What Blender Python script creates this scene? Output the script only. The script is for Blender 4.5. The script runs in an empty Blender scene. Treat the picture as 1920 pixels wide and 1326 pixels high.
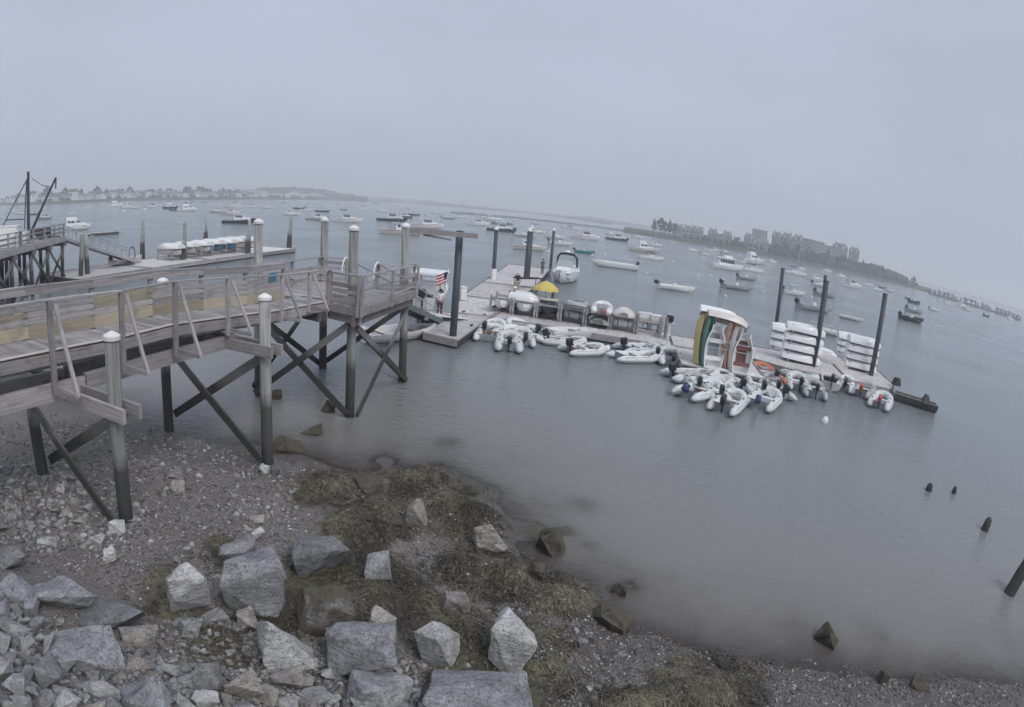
import bpy, bmesh, math, random
import numpy as np
from mathutils import Vector, Matrix, Euler
random.seed(7); rng = np.random.default_rng(11)
S = bpy.context.scene
COL = S.collection

# ------------------------------------------------------------------ camera (wide webcam lens)
K1, K3, PITCH, ROLL, CX, CY = 0.8742, 0.0243, 0.2630, 0.0499, 648.7, 670.0
W0, H0, CAM_H = 1920.0, 1326.0, 7.5
cam_d = bpy.data.cameras.new('camera'); cam = bpy.data.objects.new('camera', cam_d); COL.objects.link(cam)
S.camera = cam
cam_d.type = 'PANO'; cam_d.panorama_type = 'FISHEYE_LENS_POLYNOMIAL'
cam_d.sensor_width = 36.0
_mm = W0 / 36.0 / 1000.0
cam_d.fisheye_polynomial_k0 = 0; cam_d.fisheye_polynomial_k1 = -K1 * _mm; cam_d.fisheye_polynomial_k2 = 0
cam_d.fisheye_polynomial_k3 = -K3 * _mm ** 3; cam_d.fisheye_polynomial_k4 = 0
cam_d.shift_x = (W0 / 2 - CX) / W0; cam_d.shift_y = (CY - H0 / 2) / H0
cam_d.clip_start = 0.05; cam_d.clip_end = 20000
cr, sr, cp, sp = math.cos(ROLL), math.sin(ROLL), math.cos(PITCH), math.sin(PITCH)
cam.matrix_world = Matrix(((cr, -sr, 0, 0), (sr * sp, cr * sp, -cp, 0), (sr * cp, cr * cp, sp, CAM_H), (0, 0, 0, 1)))

# ------------------------------------------------------------------ world: overcast sky
SUN_EL, SUN_AZ = math.radians(50), math.radians(155)       # azimuth from +Y towards +X
wd = bpy.data.worlds.new('World'); S.world = wd; wd.use_nodes = True
nt = wd.node_tree; nt.nodes.clear()
sky = nt.nodes.new('ShaderNodeTexSky'); sky.sky_type = 'NISHITA'; sky.sun_disc = False
sky.sun_elevation = SUN_EL; sky.sun_rotation = SUN_AZ; sky.dust_density = 6.0; sky.air_density = 1.5
hs = nt.nodes.new('ShaderNodeHueSaturation'); hs.inputs['Saturation'].default_value = 0.35
mx = nt.nodes.new('ShaderNodeMix'); mx.data_type = 'RGBA'; mx.inputs['Factor'].default_value = 0.86
mx.inputs['B'].default_value = (4.6, 5.15, 6.35, 1)        # even cloud cover
bg = nt.nodes.new('ShaderNodeBackground'); bg.inputs['Strength'].default_value = 0.1
out = nt.nodes.new('ShaderNodeOutputWorld')
nt.links.new(sky.outputs[0], hs.inputs['Color']); nt.links.new(hs.outputs[0], mx.inputs['A'])
tc_ = nt.nodes.new('ShaderNodeTexCoord'); mp_ = nt.nodes.new('ShaderNodeMapping'); mp_.inputs['Scale'].default_value = (1.0, 1.0, 2.6)
nz_ = nt.nodes.new('ShaderNodeTexNoise'); nz_.inputs['Scale'].default_value = 1.7; nz_.inputs['Detail'].default_value = 4.0
nt.links.new(tc_.outputs['Generated'], mp_.inputs[0]); nt.links.new(mp_.outputs[0], nz_.inputs['Vector'])
ml_ = nt.nodes.new('ShaderNodeMapRange'); ml_.inputs['From Min'].default_value = 0.3; ml_.inputs['From Max'].default_value = 0.7; ml_.inputs['To Min'].default_value = 0.93; ml_.inputs['To Max'].default_value = 1.05; nt.links.new(nz_.outputs['Fac'], ml_.inputs['Value'])
mm_ = nt.nodes.new('ShaderNodeVectorMath'); mm_.operation = 'SCALE'; nt.links.new(mx.outputs['Result'], mm_.inputs[0]); nt.links.new(ml_.outputs[0], mm_.inputs['Scale'])
nt.links.new(mm_.outputs[0], bg.inputs[0]); nt.links.new(bg.outputs[0], out.inputs[0])
sl = bpy.data.lights.new('sun', 'SUN'); sun = bpy.data.objects.new('sun', sl); COL.objects.link(sun)
sl.energy = 1.4; sl.angle = math.radians(28); sl.color = (1.0, 0.975, 0.94)
_sd = Vector((math.sin(SUN_AZ) * math.cos(SUN_EL), math.cos(SUN_AZ) * math.cos(SUN_EL), math.sin(SUN_EL)))
sun.rotation_euler = _sd.to_track_quat('Z', 'Y').to_euler()
S.view_settings.view_transform = 'Standard'; S.view_settings.look = 'None'
S.view_settings.exposure = 0.12; S.view_settings.gamma = 1.0; S.view_settings.use_curve_mapping = False
cy = S.cycles
cy.use_denoising = True; cy.max_bounces = 4; cy.diffuse_bounces = 2; cy.glossy_bounces = 2; cy.transmission_bounces = 2
cy.volume_bounces = 1; cy.use_adaptive_sampling = True; cy.adaptive_threshold = 0.04; cy.transparent_max_bounces = 8; cy.caustics_reflective = False; cy.caustics_refractive = False
cy.sample_clamp_indirect = 4.0

# ------------------------------------------------------------------ pixel -> direction -> point on a plane
def ray(x, y):
    dx, dy = x - CX, y - CY
    r = math.hypot(dx, dy) + 1e-9; q = r / 1000; th = K1 * q + K3 * q ** 3
    a, b, c = math.sin(th) * dx / r, -math.sin(th) * dy / r, -math.cos(th)
    X = cr * a - sr * b; Y = sr * a + cr * b; f = -c
    return Vector((X, f * cp + Y * sp, -f * sp + Y * cp))
def G(x, y, z=0.0):
    d = ray(x, y); t = (z - CAM_H) / d.z
    return Vector((d.x * t, d.y * t, z))
def at_range(x, y, r):                                       # point on the pixel's ray at a horizontal range
    d = ray(x, y); t = r / math.hypot(d.x, d.y)
    return Vector((d.x * t, d.y * t, CAM_H + d.z * t))
def ztop(base, x, y):                                        # height where the pixel's ray passes over a ground point
    return at_range(x, y, math.hypot(base[0], base[1])).z
def mpp(p):                                                  # metres per photo pixel at a point
    return math.sqrt(p[0] ** 2 + p[1] ** 2 + (p[2] - CAM_H) ** 2) * K1 / 1000

# ------------------------------------------------------------------ materials
def lin(c): return tuple(((v / 12.92) if v <= 0.04045 else ((v + 0.055) / 1.055) ** 2.4) for v in c)
def mat_base(name, rough=0.6, spec=0.4, metal=0.0):
    m = bpy.data.materials.new(name); m.use_nodes = True
    b = m.node_tree.nodes['Principled BSDF']
    b.inputs['Roughness'].default_value = rough; b.inputs['Metallic'].default_value = metal
    if 'Specular IOR Level' in b.inputs: b.inputs['Specular IOR Level'].default_value = spec
    return m, m.node_tree, b
def N(nt, t, **kw):
    n = nt.nodes.new(t)
    for k, v in kw.items():
        if k in n.inputs: n.inputs[k].default_value = v
        else: setattr(n, k, v)
    return n
def ramp(nt, src, stops):
    r = nt.nodes.new('ShaderNodeValToRGB'); e = r.color_ramp.elements
    while len(e) < len(stops): e.new(0.5)
    for i, (p, c) in enumerate(stops):
        e[i].position = p; e[i].color = (*c, 1)
    nt.links.new(src, r.inputs[0]); return r.outputs[0]
def mixc(nt, fac, a, b, mode='MIX'):
    m = nt.nodes.new('ShaderNodeMix'); m.data_type = 'RGBA'; m.blend_type = mode
    for s, v in (('Factor', fac), ('A', a), ('B', b)):
        if isinstance(v, (int, float)): m.inputs[s].default_value = v
        elif isinstance(v, tuple): m.inputs[s].default_value = (*v, 1)
        else: nt.links.new(v, m.inputs[s])
    return m.outputs['Result']
def mth(nt, op, a, b=0.0, clamp=False):
    m = nt.nodes.new('ShaderNodeMath'); m.operation = op; m.use_clamp = clamp
    for i, v in enumerate((a, b)):
        if isinstance(v, (int, float)): m.inputs[i].default_value = v
        else: nt.links.new(v, m.inputs[i])
    return m.outputs[0]
def objcoord(nt, scale=(1, 1, 1), kind='Object'):
    t = nt.nodes.new('ShaderNodeTexCoord'); mp = nt.nodes.new('ShaderNodeMapping'); mp.inputs['Scale'].default_value = scale
    nt.links.new(t.outputs[kind], mp.inputs[0]); return mp.outputs[0]
def worldpos(nt):
    g = nt.nodes.new('ShaderNodeNewGeometry'); return g.outputs['Position']
def noise(nt, vec, scale, detail=3.0, rough=0.55):
    n = N(nt, 'ShaderNodeTexNoise', Scale=scale, Detail=detail, Roughness=rough)
    if vec is not None: nt.links.new(vec, n.inputs['Vector'])
    return n.outputs['Fac']
def bump(nt, b, h, strength, dist):
    n = N(nt, 'ShaderNodeBump', Strength=strength, Distance=dist)
    nt.links.new(h, n.inputs['Height']); nt.links.new(n.outputs[0], b.inputs['Normal'])
def rnd(nt):
    return nt.nodes.new('ShaderNodeObjectInfo').outputs['Random']
M = {}
def wood(name, lo, hi, tidal=False, rough=0.8, grain=(1.2, 22, 22)):
    m, nt, b = mat_base(name, rough, 0.25)
    g = noise(nt, objcoord(nt, grain), 1.0, 5, 0.6)
    c = ramp(nt, g, [(0.3, lo), (0.7, hi)])
    v = mth(nt, 'MULTIPLY_ADD', rnd(nt), 0.5); v.node.inputs[2].default_value = 0.75
    c = mixc(nt, 1.0, c, v, 'MULTIPLY')
    p = worldpos(nt)
    st = noise(nt, p, 2.3, 4)
    c = mixc(nt, mth(nt, 'MULTIPLY', ramp(nt, st, [(0.52, (0, 0, 0)), (0.75, (1, 1, 1))]), 0.45), c, (0.09, 0.085, 0.08))
    if tidal:                                              # weed stain and wet band on tidal timber
        sx = nt.nodes.new('ShaderNodeSeparateXYZ'); nt.links.new(p, sx.inputs[0])
        z = mth(nt, 'MULTIPLY', mth(nt, 'ADD', sx.outputs[2], mth(nt, 'MULTIPLY', st, 0.8)), 0.86)
        pale = ramp(nt, mth(nt, 'MULTIPLY', z, 0.25), [(0.0, (0, 0, 0)), (0.5, (0, 0, 0)), (0.62, (1, 1, 1)), (0.85, (0, 0, 0))])
        c = mixc(nt, mth(nt, 'MULTIPLY', pale, 0.35), c, (0.33, 0.37, 0.36))
        wet = ramp(nt, mth(nt, 'MULTIPLY', z, 0.25), [(0.0, (1, 1, 1)), (0.47, (1, 1, 1)), (0.56, (0, 0, 0))])
        c = mixc(nt, mth(nt, 'MULTIPLY', wet, 0.85), c, (0.045, 0.046, 0.042))
    nt.links.new(c, b.inputs['Base Color']); bump(nt, b, g, 0.5, 0.01)
    M[name] = m
def paint(name, col, rough=0.4, spec=0.4, dirt=0.25, metal=0.0, scale=1.6):
    m, nt, b = mat_base(name, rough, spec, metal)
    n1 = noise(nt, objcoord(nt), scale, 5)
    c = mixc(nt, mth(nt, 'MULTIPLY', ramp(nt, n1, [(0.45, (0, 0, 0)), (0.75, (1, 1, 1))]), dirt), col, tuple(v * 0.55 for v in col))
    v = mth(nt, 'MULTIPLY_ADD', rnd(nt), 0.16); v.node.inputs[2].default_value = 0.9
    c = mixc(nt, 1.0, c, v, 'MULTIPLY')
    nt.links.new(c, b.inputs['Base Color']); M[name] = m
wood('weathered_wood', (0.27, 0.255, 0.258), (0.46, 0.437, 0.435))
wood('new_wood', (0.36, 0.315, 0.235), (0.50, 0.445, 0.345))
wood('dark_wood', (0.11, 0.10, 0.097), (0.22, 0.20, 0.195), True)
wood('pile_wood', (0.19, 0.19, 0.18), (0.40, 0.41, 0.40), True, grain=(16, 16, 0.7))
wood('dock_wood', (0.50, 0.475, 0.47), (0.70, 0.67, 0.665), grain=(6, 0.8, 6))
paint('steel_dark', (0.055, 0.062, 0.075), 0.5, 0.4, 0.5)
paint('white_plastic', (0.82, 0.82, 0.82), 0.4, 0.4, 0.12)
paint('galvanised', (0.48, 0.50, 0.52), 0.4, 0.5, 0.3, 0.4)
paint('hull_white', (0.86, 0.86, 0.86), 0.25, 0.5, 0.12)
paint('hull_cream', (0.70, 0.66, 0.62), 0.3, 0.5, 0.15)
paint('hull_grey', (0.42, 0.44, 0.45), 0.3, 0.5, 0.15)
paint('hull_navy', (0.022, 0.03, 0.055), 0.25, 0.5, 0.1)
paint('hull_black', (0.02, 0.022, 0.026), 0.3, 0.5, 0.1)
paint('hull_teal', (0.05, 0.27, 0.34), 0.3, 0.5, 0.15)
paint('hull_blue', (0.06, 0.20, 0.33), 0.3, 0.5, 0.15)
paint('hull_green', (0.14, 0.29, 0.25), 0.4, 0.4, 0.25)
paint('hull_salmon', (0.55, 0.34, 0.26), 0.4, 0.4, 0.2)
paint('gangway_paint', (0.13, 0.18, 0.18), 0.5, 0.4, 0.3)
paint('hull_yellow', (0.58, 0.48, 0.20), 0.4, 0.4, 0.2)
paint('hull_red', (0.30, 0.05, 0.05), 0.4, 0.4, 0.2)
paint('canvas_yellow', (0.66, 0.53, 0.16), 0.8, 0.1, 0.15)
paint('canvas_grey', (0.36, 0.35, 0.35), 0.85, 0.1, 0.25)
paint('canvas_dark', (0.035, 0.04, 0.05), 0.8, 0.1, 0.2)
paint('canvas_blue', (0.04, 0.10, 0.17), 0.8, 0.1, 0.2)
paint('rubber_pale', (0.70, 0.72, 0.72), 0.5, 0.3, 0.22, scale=2.5)
paint('rubber_grey', (0.44, 0.45, 0.46), 0.5, 0.3, 0.25, scale=2.5)
paint('rubber_salmon', (0.62, 0.21, 0.12), 0.5, 0.3, 0.3)
paint('rubber_dark', (0.06, 0.065, 0.07), 0.6, 0.3, 0.3)
paint('motor_black', (0.018, 0.02, 0.026), 0.3, 0.5, 0.1)
paint('motor_blue', (0.03, 0.05, 0.14), 0.3, 0.5, 0.1)
paint('motor_red', (0.55, 0.10, 0.08), 0.35, 0.5, 0.1)
paint('interior_grey', (0.30, 0.32, 0.35), 0.6, 0.3, 0.3)
paint('interior_red', (0.22, 0.10, 0.09), 0.6, 0.3, 0.3)
paint('window_dark', (0.03, 0.04, 0.05), 0.08, 0.6, 0.05)
paint('rope', (0.42, 0.40, 0.36), 0.8, 0.1, 0.2)
paint('skin', (0.45, 0.28, 0.20), 0.5, 0.3, 0.05)
paint('cloth_black', (0.02, 0.022, 0.027), 0.85, 0.1, 0.1)
paint('cloth_khaki', (0.42, 0.36, 0.30), 0.85, 0.1, 0.1)
paint('cloth_grey', (0.11, 0.115, 0.125), 0.85, 0.1, 0.1)
paint('cloth_white', (0.75, 0.75, 0.75), 0.85, 0.1, 0.1)
paint('cloth_maroon', (0.10, 0.06, 0.07), 0.85, 0.1, 0.1)
paint('flag_red', (0.45, 0.05, 0.06), 0.8, 0.1, 0.05)
paint('flag_navy', (0.03, 0.05, 0.12), 0.8, 0.1, 0.05)
paint('wall_white', (0.70, 0.70, 0.69), 0.8, 0.1, 0.1); paint('wall_cream', (0.55, 0.52, 0.45), 0.8, 0.1, 0.1)
paint('wall_grey', (0.50, 0.515, 0.53), 0.8, 0.1, 0.1); paint('wall_brown', (0.22, 0.19, 0.17), 0.8, 0.1, 0.1)
paint('wall_tan', (0.56, 0.535, 0.52), 0.8, 0.1, 0.1)
paint('roof_grey', (0.19, 0.195, 0.205), 0.8, 0.1, 0.2); paint('roof_brown', (0.13, 0.10, 0.09), 0.8, 0.1, 0.2)
def leafmat(name, a, bb):
    m, nt, b = mat_base(name, 0.7, 0.2)
    c = ramp(nt, noise(nt, worldpos(nt), 0.35, 4), [(0.3, a), (0.7, bb)])
    nt.links.new(c, b.inputs['Base Color']); M[name] = m
leafmat('foliage', (0.028, 0.042, 0.026), (0.06, 0.085, 0.045))
leafmat('scrub', (0.035, 0.045, 0.03), (0.08, 0.085, 0.055))
def rockmat(name, a, bb, cc, weed=0.0):
    m, nt, b = mat_base(name, 0.85, 0.25)
    v = objcoord(nt)
    ri = rnd(nt)
    off = nt.nodes.new('ShaderNodeVectorMath'); off.operation = 'ADD'; nt.links.new(v, off.inputs[0])
    cmb = nt.nodes.new('ShaderNodeCombineXYZ'); nt.links.new(mth(nt, 'MULTIPLY', ri, 40.0), cmb.inputs[0]); nt.links.new(cmb.outputs[0], off.inputs[1])
    v = off.outputs[0]
    sv = nt.nodes.new('ShaderNodeMapping'); sv.inputs['Scale'].default_value = (1.2, 1.6, 7.0); sv.inputs['Rotation'].default_value = (0.5, 0.35, 0.2); nt.links.new(v, sv.inputs[0])
    strata = noise(nt, sv.outputs[0], 2.4, 5, 0.65)
    crk = N(nt, 'ShaderNodeTexVoronoi', Scale=3.2, feature='DISTANCE_TO_EDGE'); dv = nt.nodes.new('ShaderNodeVectorMath'); dv.operation = 'ADD'; nt.links.new(v, dv.inputs[0]); nz = N(nt, 'ShaderNodeTexNoise', Scale=4.0, Detail=3.0); nt.links.new(v, nz.inputs['Vector']); nt.links.new(nz.outputs['Color'], dv.inputs[1]); nt.links.new(dv.outputs[0], crk.inputs['Vector'])
    crack = ramp(nt, crk.outputs['Distance'], [(0.0, (1, 1, 1)), (0.022, (0, 0, 0))])
    big = noise(nt, v, 2.2, 6, 0.6); fine = noise(nt, v, 22.0, 5, 0.7); mid = noise(nt, v, 6.5, 5, 0.62)
    c = ramp(nt, big, [(0.28, a), (0.5, bb), (0.72, cc)])
    c = mixc(nt, ramp(nt, mid, [(0.55, (0, 0, 0)), (0.78, (.7, .7, .7))]), c, (0.30, 0.26, 0.215))
    c = mixc(nt, ramp(nt, fine, [(0.36, (.55, .55, .55)), (0.52, (0, 0, 0))]), c, tuple(x * 0.45 for x in a))
    c = mixc(nt, mth(nt, 'MULTIPLY', ramp(nt, strata, [(0.35, (1, 1, 1)), (0.5, (0, 0, 0))]), 0.5), c, tuple(x * 0.55 for x in a))
    c = mixc(nt, mth(nt, 'MULTIPLY', crack, 0.55), c, tuple(x * 0.3 for x in a))
    vv = mth(nt, 'MULTIPLY_ADD', ri, 0.5); vv.node.inputs[2].default_value = 0.72
    c = mixc(nt, 1.0, c, vv, 'MULTIPLY')
    if weed:
        w = ramp(nt, noise(nt, v, 3.0, 5), [(0.5 - weed * 0.4, (0, 0, 0)), (0.62 - weed * 0.3, (1, 1, 1))])
        c = mixc(nt, w, c, mixc(nt, fine, (0.05, 0.046, 0.032), (0.15, 0.14, 0.105)))
    nt.links.new(c, b.inputs['Base Color'])
    h = mth(nt, 'ADD', mth(nt, 'ADD', mid, mth(nt, 'MULTIPLY', strata, 1.3)), mth(nt, 'SUBTRACT', mth(nt, 'MULTIPLY', fine, 0.5), mth(nt, 'MULTIPLY', crack, 0.8)))
    bump(nt, b, h, 0.75, 0.03); M[name] = m
rockmat('rock_grey', (0.20, 0.205, 0.215), (0.31, 0.315, 0.325), (0.44, 0.445, 0.45))
rockmat('rock_pale', (0.33, 0.325, 0.325), (0.48, 0.475, 0.47), (0.62, 0.615, 0.60))
rockmat('rock_tan', (0.23, 0.205, 0.185), (0.36, 0.33, 0.305), (0.46, 0.435, 0.41))
rockmat('rock_weedy', (0.10, 0.10, 0.095), (0.19, 0.185, 0.175), (0.30, 0.29, 0.28), 0.42)
rockmat('rock_wet', (0.035, 0.034, 0.03), (0.06, 0.057, 0.05), (0.11, 0.105, 0.095), 0.4)

# ------------------------------------------------------------------ objects
WM = {}                                                       # world matrices of the parents
def tag(o, label=None, cat=None, group=None, kind=None):
    if label: o['label'] = label
    if cat: o['category'] = cat
    if group: o['group'] = group
    if kind: o['kind'] = kind
    return o
def thing(name, loc=(0, 0, 0), rz=0.0, label=None, cat=None, group=None, rot=None, scale=1.0):
    o = bpy.data.objects.new(name, None); COL.objects.link(o); o.empty_display_size = 0.2
    o.location = loc; o.rotation_euler = rot if rot else (0, 0, rz); o.scale = (scale,) * 3
    WM[o] = Matrix.LocRotScale(Vector(loc), Euler(o.rotation_euler), Vector(o.scale))
    return tag(o, label, cat, group)
def link(name, me, mat=None, parent=None, mw=None, local=None):
    """mw: matrix in the world; local: matrix under the parent."""
    o = bpy.data.objects.new(name, me); COL.objects.link(o)
    if mat and not me.materials: me.materials.append(M[mat])
    if parent is not None:
        o.parent = parent
        if local is None: local = WM.get(parent, Matrix()).inverted() @ (mw if mw is not None else Matrix())
        WM[o] = WM.get(parent, Matrix()) @ local
        o.matrix_local = local
    else:
        o.matrix_world = mw if mw is not None else Matrix(); WM[o] = o.matrix_world.copy()
    return o
class MB:
    def __init__(s): s.v = []; s.f = []
    def add(s, vs, fs):
        k = len(s.v); s.v += [tuple(p) for p in vs]; s.f += [tuple(i + k for i in f) for f in fs]; return s
    def box(s, c, d, rz=0.0, taper=1.0):
        ca, sa = math.cos(rz), math.sin(rz); vs = []
        for z in (-.5, .5):
            t = taper if z > 0 else 1.0
            for x, y in ((-.5, -.5), (.5, -.5), (.5, .5), (-.5, .5)):
                X, Y = x * d[0] * t, y * d[1] * t
                vs.append((c[0] + ca * X - sa * Y, c[1] + sa * X + ca * Y, c[2] + z * d[2]))
        return s.add(vs, [(3, 2, 1, 0), (4, 5, 6, 7), (0, 1, 5, 4), (1, 2, 6, 5), (2, 3, 7, 6), (3, 0, 4, 7)])
    def bar(s, p0, p1, w, h=None, up=(0, 0, 1)):
        h = w if h is None else h
        p0, p1 = Vector(p0), Vector(p1); d = (p1 - p0).normalized(); u = Vector(up)
        if abs(d.dot(u)) > 0.98: u = Vector((1, 0, 0))
        a = d.cross(u).normalized() * w / 2; b = a.normalized().cross(d) * h / 2
        vs = [p + q for p in (p0, p1) for q in (-a - b, a - b, a + b, -a + b)]
        return s.add(vs, [(0, 1, 2, 3), (7, 6, 5, 4), (0, 4, 5, 1), (1, 5, 6, 2), (2, 6, 7, 3), (3, 7, 4, 0)])
    def tube(s, pts, rad, n=8, caps=True):
        pts = [Vector(p) for p in pts]; m = len(pts)
        rad = rad if hasattr(rad, '__len__') else [rad] * m
        k = len(s.v); prev = None
        for i, p in enumerate(pts):
            t = (pts[min(i + 1, m - 1)] - pts[max(i - 1, 0)]).normalized()
            if prev is None:
                u = Vector((0, 0, 1)) if abs(t.z) < 0.9 else Vector((1, 0, 0)); a = t.cross(u).normalized()
            else:
                a = (prev - t * prev.dot(t)).normalized()
            prev = a; b = t.cross(a)
            for j in range(n):
                th = 2 * math.pi * j / n
                s.v.append(tuple(p + (a * math.cos(th) + b * math.sin(th)) * rad[i]))
        for i in range(m - 1):
            for j in range(n):
                j2 = (j + 1) % n
                s.f.append((k + i * n + j, k + i * n + j2, k + (i + 1) * n + j2, k + (i + 1) * n + j))
        if caps:
            s.f.append(tuple(k + j for j in range(n))[::-1]); s.f.append(tuple(k + (m - 1) * n + j for j in range(n)))
        return s
    def lathe(s, prof, c=(0, 0, 0), n=12):
        return s.tube([(c[0], c[1], c[2] + z) for r, z in prof], [max(r, 1e-4) for r, z in prof], n)
    def prism(s, poly, z0, z1):
        n = len(poly); vs = [(p[0], p[1], z0) for p in poly] + [(p[0], p[1], z1) for p in poly]
        ar = sum(poly[i][0] * poly[(i + 1) % n][1] - poly[(i + 1) % n][0] * poly[i][1] for i in range(n))
        if ar < 0: vs = vs[:n][::-1] + vs[n:][::-1]
        return s.add(vs, [tuple(range(n))[::-1], tuple(range(n, 2 * n))] + [(i, (i + 1) % n, n + (i + 1) % n, n + i) for i in range(n)])
    def mesh(s, name, smooth=False):
        me = bpy.data.meshes.new(name); me.from_pydata(s.v, [], s.f)
        if smooth: me.shade_smooth()
        me.update(); return me
    def build(s, name, mat, parent=None, mw=None, local=None, smooth=False):
        me = s.mesh(name, smooth); return link(name, me, mat, parent, mw, local)
def beam(name, p0, p1, w, h, mat, parent, up=(0, 0, 1)):
    """a board or timber from p0 to p1 (world), its grain along local x"""
    p0, p1 = Vector(p0), Vector(p1); L = (p1 - p0).length; d = (p1 - p0) / L; u = Vector(up)
    if abs(d.dot(u)) > 0.98: u = Vector((0.3, 1, 0)).normalized()
    y = u.cross(d).normalized(); z = d.cross(y); c = (p0 + p1) / 2
    mw = Matrix(((d.x, y.x, z.x, c.x), (d.y, y.y, z.y, c.y), (d.z, y.z, z.z, c.z), (0, 0, 0, 1)))
    b = MB().box((0, 0, 0), (L, w, h)); return b.build(name, mat, parent, mw)
_rb = {}
def rbox_mesh(w, d, h, r, key=None):
    k = (round(w, 3), round(d, 3), round(h, 3), round(r, 3), key)
    if k in _rb: return _rb[k]
    bm = bmesh.new(); bmesh.ops.create_cube(bm, size=1.0)
    bmesh.ops.scale(bm, vec=(w, d, h), verts=bm.verts)
    bmesh.ops.bevel(bm, geom=bm.edges[:], offset=r, segments=2, affect='EDGES', profile=0.6)
    me = bpy.data.meshes.new('rounded_box'); bm.to_mesh(me); bm.free(); me.shade_smooth(); _rb[k] = me; return me
def T(x, y, z, rz=0.0, ry=0.0, rx=0.0): return Matrix.Translation((x, y, z)) @ Euler((rx, ry, rz)).to_matrix().to_4x4()
def copy_tree(o, parent=None):
    c = o.copy(); COL.objects.link(c); c.parent = parent
    for ch in KIDS.get(o, ()): copy_tree(ch, c)
    return c
KIDS = {}
def index_kids(root):
    for o in bpy.data.objects:
        if o.parent is not None: KIDS.setdefault(o.parent, [])
    KIDS.clear()
    for o in bpy.data.objects:
        if o.parent is not None: KIDS.setdefault(o.parent, []).append(o)
def nth(i):
    return '%d%s' % (i, 'th' if 10 <= i % 100 <= 20 else {1: 'st', 2: 'nd', 3: 'rd'}.get(i % 10, 'th'))
# ================================================================== the shore: waterline traced on the plane of the water
WLP = [(0, 705), (130, 742), (250, 777), (310, 806), (400, 830), (455, 833), (500, 838), (560, 852), (640, 882), (700, 892), (760, 880), (820, 872), (850, 890), (900, 925), (930, 952), (940, 1000), (975, 1035), (1005, 1062), (1050, 1080), (1090, 1092), (1120, 1132), (1180, 1182), (1280, 1212), (1340, 1232), (1400, 1242), (1500, 1252), (1640, 1267), (1720, 1277), (1905, 1290)]
WL = [G(*p)[:2] for p in WLP]
WL = [(-150.0, 60.0), (-45.0, 32.0)] + WL + [(24, -1.5), (60, -14), (160, -40)]
WL = np.array(WL)
def wl_dist(x, y):
    best = np.full(x.shape, 1e9); sgn = np.ones(x.shape)
    for a, b in zip(WL[:-1], WL[1:]):
        d = b - a; L2 = d @ d
        t = np.clip(((x - a[0]) * d[0] + (y - a[1]) * d[1]) / L2, 0, 1)
        q = np.hypot(x - a[0] - t * d[0], y - a[1] - t * d[1])
        s = np.sign((x - a[0]) * d[1] - (y - a[1]) * d[0])
        m = q < best - 1e-9
        best = np.where(m, q, best); sgn = np.where(m, s, sgn)
    return best * sgn                                        # + inland (towards the camera)
def vnoise(x, y, f, seed=0):
    r = np.random.default_rng(seed); tab = r.random((64, 64))
    u, v = x * f, y * f; i, j = np.floor(u).astype(int), np.floor(v).astype(int); a, b = u - i, v - j
    a = a * a * (3 - 2 * a); b = b * b * (3 - 2 * b)
    t = lambda p, q: tab[p % 64, q % 64]
    return (t(i, j) * (1 - a) + t(i + 1, j) * a) * (1 - b) + (t(i, j + 1) * (1 - a) + t(i + 1, j + 1) * a) * b - 0.5
MOUNDS = []                                                  # weed-covered ridges: pixel, radius (m), height (m)
for px, py, r, h in [(620, 905, .7, .22), (690, 905, .6, .25), (760, 890, .6, .22), (820, 885, .55, .25), (850, 940, .6, .25), (905, 960, .45, .3),
                     (790, 960, .6, .2), (700, 950, .6, .15), (660, 985, .7, .15), (740, 1000, .5, .16), (900, 1060, .5, .22), (960, 1075, .45, .28), (850, 1060, .4, .15),
                     (1050, 1110, .45, .25), (1010, 1125, .4, .15), (700, 1120, .45, .15), (620, 1130, .4, .15), (800, 1120, .4, .12), (880, 1170, .35, .15),
                     (1300, 1290, .5, .22), (1360, 1280, .45, .2), (1040, 1220, .4, .12), (1200, 1310, .4, .12), (300, 1110, .35, .18), (560, 1130, .35, .12), (410, 1210, .35, .14),
                     (850, 1190, .3, .15), (900, 1200, .35, .15)]:
    g = G(px, py, 0.3); MOUNDS.append((g.x, g.y, r, h * 1.3))
for px, py, r, h in [(880, 912, .4, .1), (915, 922, .4, .12), (1000, 995, .4, .16), (1060, 995, .35, .16), (845, 826, .5, .12), (1095, 945, .5, .16), (720, 861, .4, .1), (1100, 1020, .3, .13), (580, 808, .5, .12), (1182, 1100, .25, .1)]:
    g = G(px, py); MOUNDS.append((g.x, g.y, r, h))
def hterr(x, y):
    x = np.asarray(x, float); y = np.asarray(y, float)
    d = wl_dist(x, y)
    z = np.where(d > 0, 0.085 * d, np.maximum(0.10 * d, -2.6 - 0.0 * d))
    t = 0.36 * (-7.2 - x) + 0.93 * (9.4 - y)                  # metres up the stone revetment from its toe
    z = z + 0.42 * np.clip(t, 0, 9) * np.clip((20 + d) / 20, 0, 1)
    for mx_, my_, r, h in MOUNDS:
        z = z + h * np.exp(-((x - mx_) ** 2 + (y - my_) ** 2) / (r * r))
    near = np.clip(1.5 - np.abs(d) / 60, 0, 1)
    z = z + near * (0.10 * vnoise(x, y, 0.9, 1) + 0.05 * vnoise(x, y, 2.7, 2) + 0.025 * vnoise(x, y, 7.0, 3)) * np.clip(0.35 + np.abs(d) / 2.5, 0, 1)
    return z
def h1(x, y): return float(hterr(np.array([x]), np.array([y]))[0])
def GT(px, py):                                              # point of the beach seen at a pixel
    z = 0.3
    for _ in range(12):
        g = G(px, py, z); z = z + 0.8 * (h1(g.x, g.y) - z)
    return Vector((g.x, g.y, h1(g.x, g.y)))
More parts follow.
